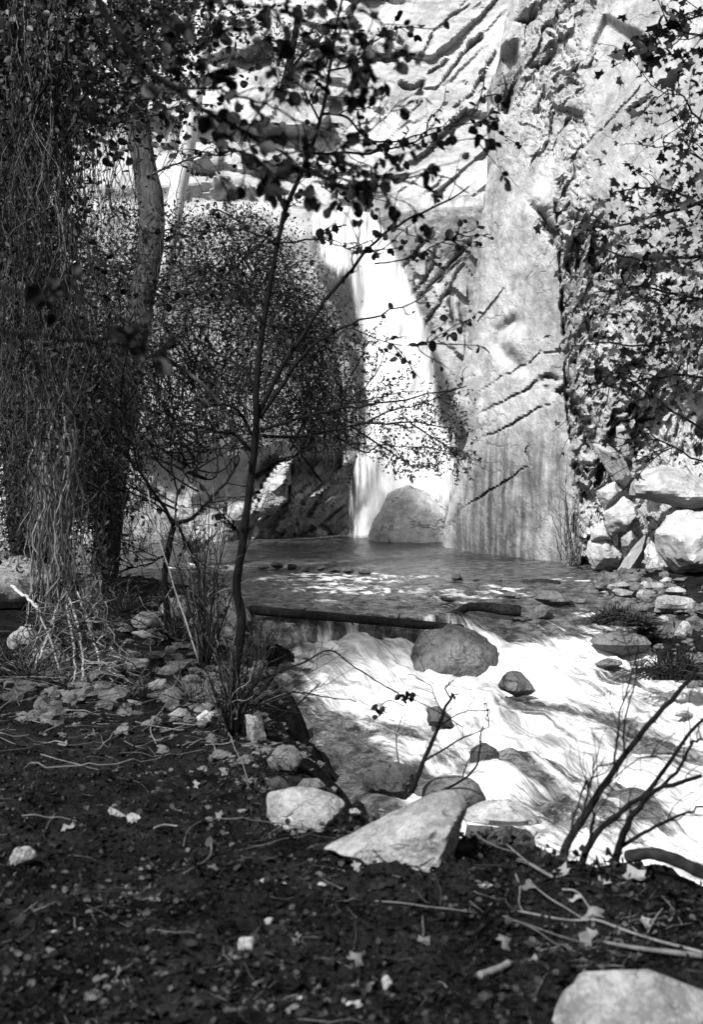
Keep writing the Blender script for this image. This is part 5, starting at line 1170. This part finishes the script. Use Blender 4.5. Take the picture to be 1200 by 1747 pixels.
# leaves large enough to point at
for k, (px, py, s, lab) in enumerate([(1018,1612,.062,'pale lobed maple leaf lying below the long crooked stick'),(1018,1576,.06,'bright upright maple leaf caught on the long crooked stick'),(850,1622,.05,'pale crumpled leaf in the right foreground'),
    (513,1617,.035,'small pale leaf lying at the bottom centre'),(965,1500,.06,'pale leaf among the weeds under the bare shrub'),(1085,1515,.07,'grey maple leaf on the bank lip beside the small white pool'),(905,1530,.05,'dull leaf in the tangle of sticks'),
    (1035,1520,.05,'dry leaf right of the bare shrub foot'),(1095,1585,.035,'curled pale leaf near the tilted small stick'),(375,1323,.05,'bright leaf on the soil below the sapling'),(108,1276,.05,'small white leaf at the upper left of the soil'),
    (40,1170,.06,'pale leaf beside the vine roots at the left edge'),(985,1550,.045,'leaf half under the bent pale stick'),(720,1620,.04,'faint leaf on the soil right of centre'),(600,1650,.045,'dim leaf near the angular pale stone'),(380,1400,.04,'dim leaf by the dark branched twig'),
    (120,1420,.05,'dim leaf on the left soil'),(275,1330,.035,'little pale leaf in the middle of the left soil'),(330,1345,.035,'little pale leaf right of the other soil leaves'),(905,1655,.04,'small leaf left of the lower right boulder'),(600,1490,.04,'leaf below the wedge-shaped rock')]):
    h = ghit(px, py); g = Geo(); r_ = RS(760 + k); up = np.array([[r_.uniform(-.5, .5), -.75, .8]])
    v, f = LEAF_STAR
    stamp(g, v * [1.15, .9, 1] + np.array([0, 0, 1]) * (.22 * np.sin(v[:, :1] * 7 + k) + .16 * np.cos(v[:, 1:2] * 6 + 2 * k)), f, (h + [0, 0, .012])[None], rot_from(np.array([[r_.uniform(-1, 1), r_.uniform(-.2, .8), .35]]), up), s * 1.15, .1 + .7 * r_.rand() ** 1.5)
    tag(build('fallen_leaf', g, MAT_DRY, origin=h), lab, 'leaf', 'fallen leaves on the near bank')

# logs in the stream
def log(label, pts, w0, w1, Y, seed, stubs=(), mat=MAT_WETWOOD, k=14):
    p = smooth_path(pts, 50); v = P(p[:, 0], p[:, 1], np.linspace(Y[0], Y[1], 50))
    tt = np.linspace(0, 1, 50); r = (w0 + (w1 - w0) * tt) / 2 / FPX * v[:, 1] * (1 + .16 * n2(tt * 7, 0 * tt + seed, 3, seed)); r[0] *= .75; r[-1] *= .7
    g = Geo(); tubes(g, v, r, k); o = v[0].copy(); root = thing('drift_log', label, 'log', o, 'logs lying in the stream'); build('trunk', g, mat, root, o)
    for a, dx, dy, w in stubs:
        q = P(*p[int(a * 49)], v[int(a * 49), 1]); e = q + np.array([dx, -.05, -dy]) / FPX * q[1]
        g = Geo(); tubes(g, q + (e - q) * np.linspace(0, 1, 6)[:, None], np.linspace(w, w * .5, 6) / 2 / FPX * q[1], 6); build('branch_stub', g, mat, root, o)
log('long straight dark log damming the stream, water dropping under it', [(425,1040),(500,1047),(560,1052),(640,1059),(720,1066),(792,1072)], 16, 14, (15.3, 14.95), 781, [(.7, 4, -14, 5), (.93, 2, -10, 4), (.2, 30, -8, 4), (.5, 10, 12, 4), (.98, 14, 2, 4)])
log('second drift log with a swollen end, right above the dam boulder', [(726,1056),(760,1050),(782,1044),(800,1036),(830,1036),(860,1040),(890,1042)], 9, 20, (15.7, 15.6), 782, [(.25, -10, 6, 8), (.5, -6, -4, 9)])
log('thin end of a split log lying under the second drift log', [(728,1057),(756,1050),(780,1050)], 7, 14, (15.6, 15.5), 785)
log('farthest drift log, thin and wavy, at the outlet of the pool', [(808,993),(840,996),(880,999),(905,995),(930,992),(957,997)], 11, 10, (18.6, 18.4), 783, [(.25, 8, -8, 6), (.6, -10, -5, 6)])
log('short thick black log above the small white pool in the lower right', [(1070,1462),(1110,1456),(1150,1466),(1185,1482),(1230,1500)], 22, 24, (5.35, 5.2), 784, [(.5, 20, 16, 4)])

# gravel and cobbles along the waterlines
g = Geo(); iv, if_ = ico(2); rs = RS(801)
def gravel(x, y, smin, smax, lift=.0):
    n = len(x); z = surf_z(x, y) * 0 + gz(x, y); s = smin * (smax / smin) ** (rs.rand(n) ** 1.8)
    k = z > water_level(x, y) - .10; x, y, z, s = x[k], y[k], z[k], s[k]; n = len(x)
    off = rs.uniform(-9, 9, (n, 1, 3)); d = 1 + .6 * noise3(iv[None] * 1.2 + off, 3) + .45 * noise3(iv[None] * 2.3 + off, 4)
    a = rs.uniform(0, pi, n); S = s[:, None, None] * np.stack([rs.uniform(.8, 1.5, n), rs.uniform(.7, 1.2, n), rs.uniform(.45, .85, n)], -1)[:, None]
    V = iv[None] * d[..., None] * S; ca, sa = np.cos(a)[:, None], np.sin(a)[:, None]
    V = np.stack([V[..., 0] * ca - V[..., 1] * sa, V[..., 0] * sa + V[..., 1] * ca, V[..., 2]], -1) + np.stack([x, y, z + s * .2], -1)[:, None]
    g.add(V.reshape(-1, 3), [(if_[None] + (np.arange(n) * len(iv))[:, None, None]).reshape(-1, 3)], 0)
def along(pts, n, sd0, sd1):
    p = np.array(pts); u = rs.rand(n) * (len(p) - 1.001); i = u.astype(int); f = (u - i)[:, None]; q = p[i] * (1 - f) + p[i + 1] * f + rs.normal(size=(n, 2)) * [sd0, sd1]; return q[:, 0], q[:, 1]
gravel(*along([(-.45,7.6),(-.5,8.9),(-.75,11),(-1.1,15),(-2.2,17.4),(-3.8,18.8)], 600, .28, .35), .010, .05)
gravel(*along([(.3,6.6),(-.1,6.9),(-.45,7.6),(-.4,8.6)], 90, .15, .3), .008, .03)
gravel(*along([(4.1,11),(3.5,12.3),(3.2,13.5),(2.95,15.2),(3.0,16.6),(2.9,17.8),(3.4,18.8)], 1500, .45, .45), .02, .13)
gravel(rs.uniform(-3, -.6, 450), rs.uniform(8.5, 16, 450), .012, .09)
gravel(rs.uniform(-2.6, -.7, 60), rs.uniform(9.5, 14, 60), .05, .13)
tag(build('gravel', g, rock_mat('gravel_stone', .02, .11, patch=9, bump=.5, cs=6), smooth=False), kind='stuff')
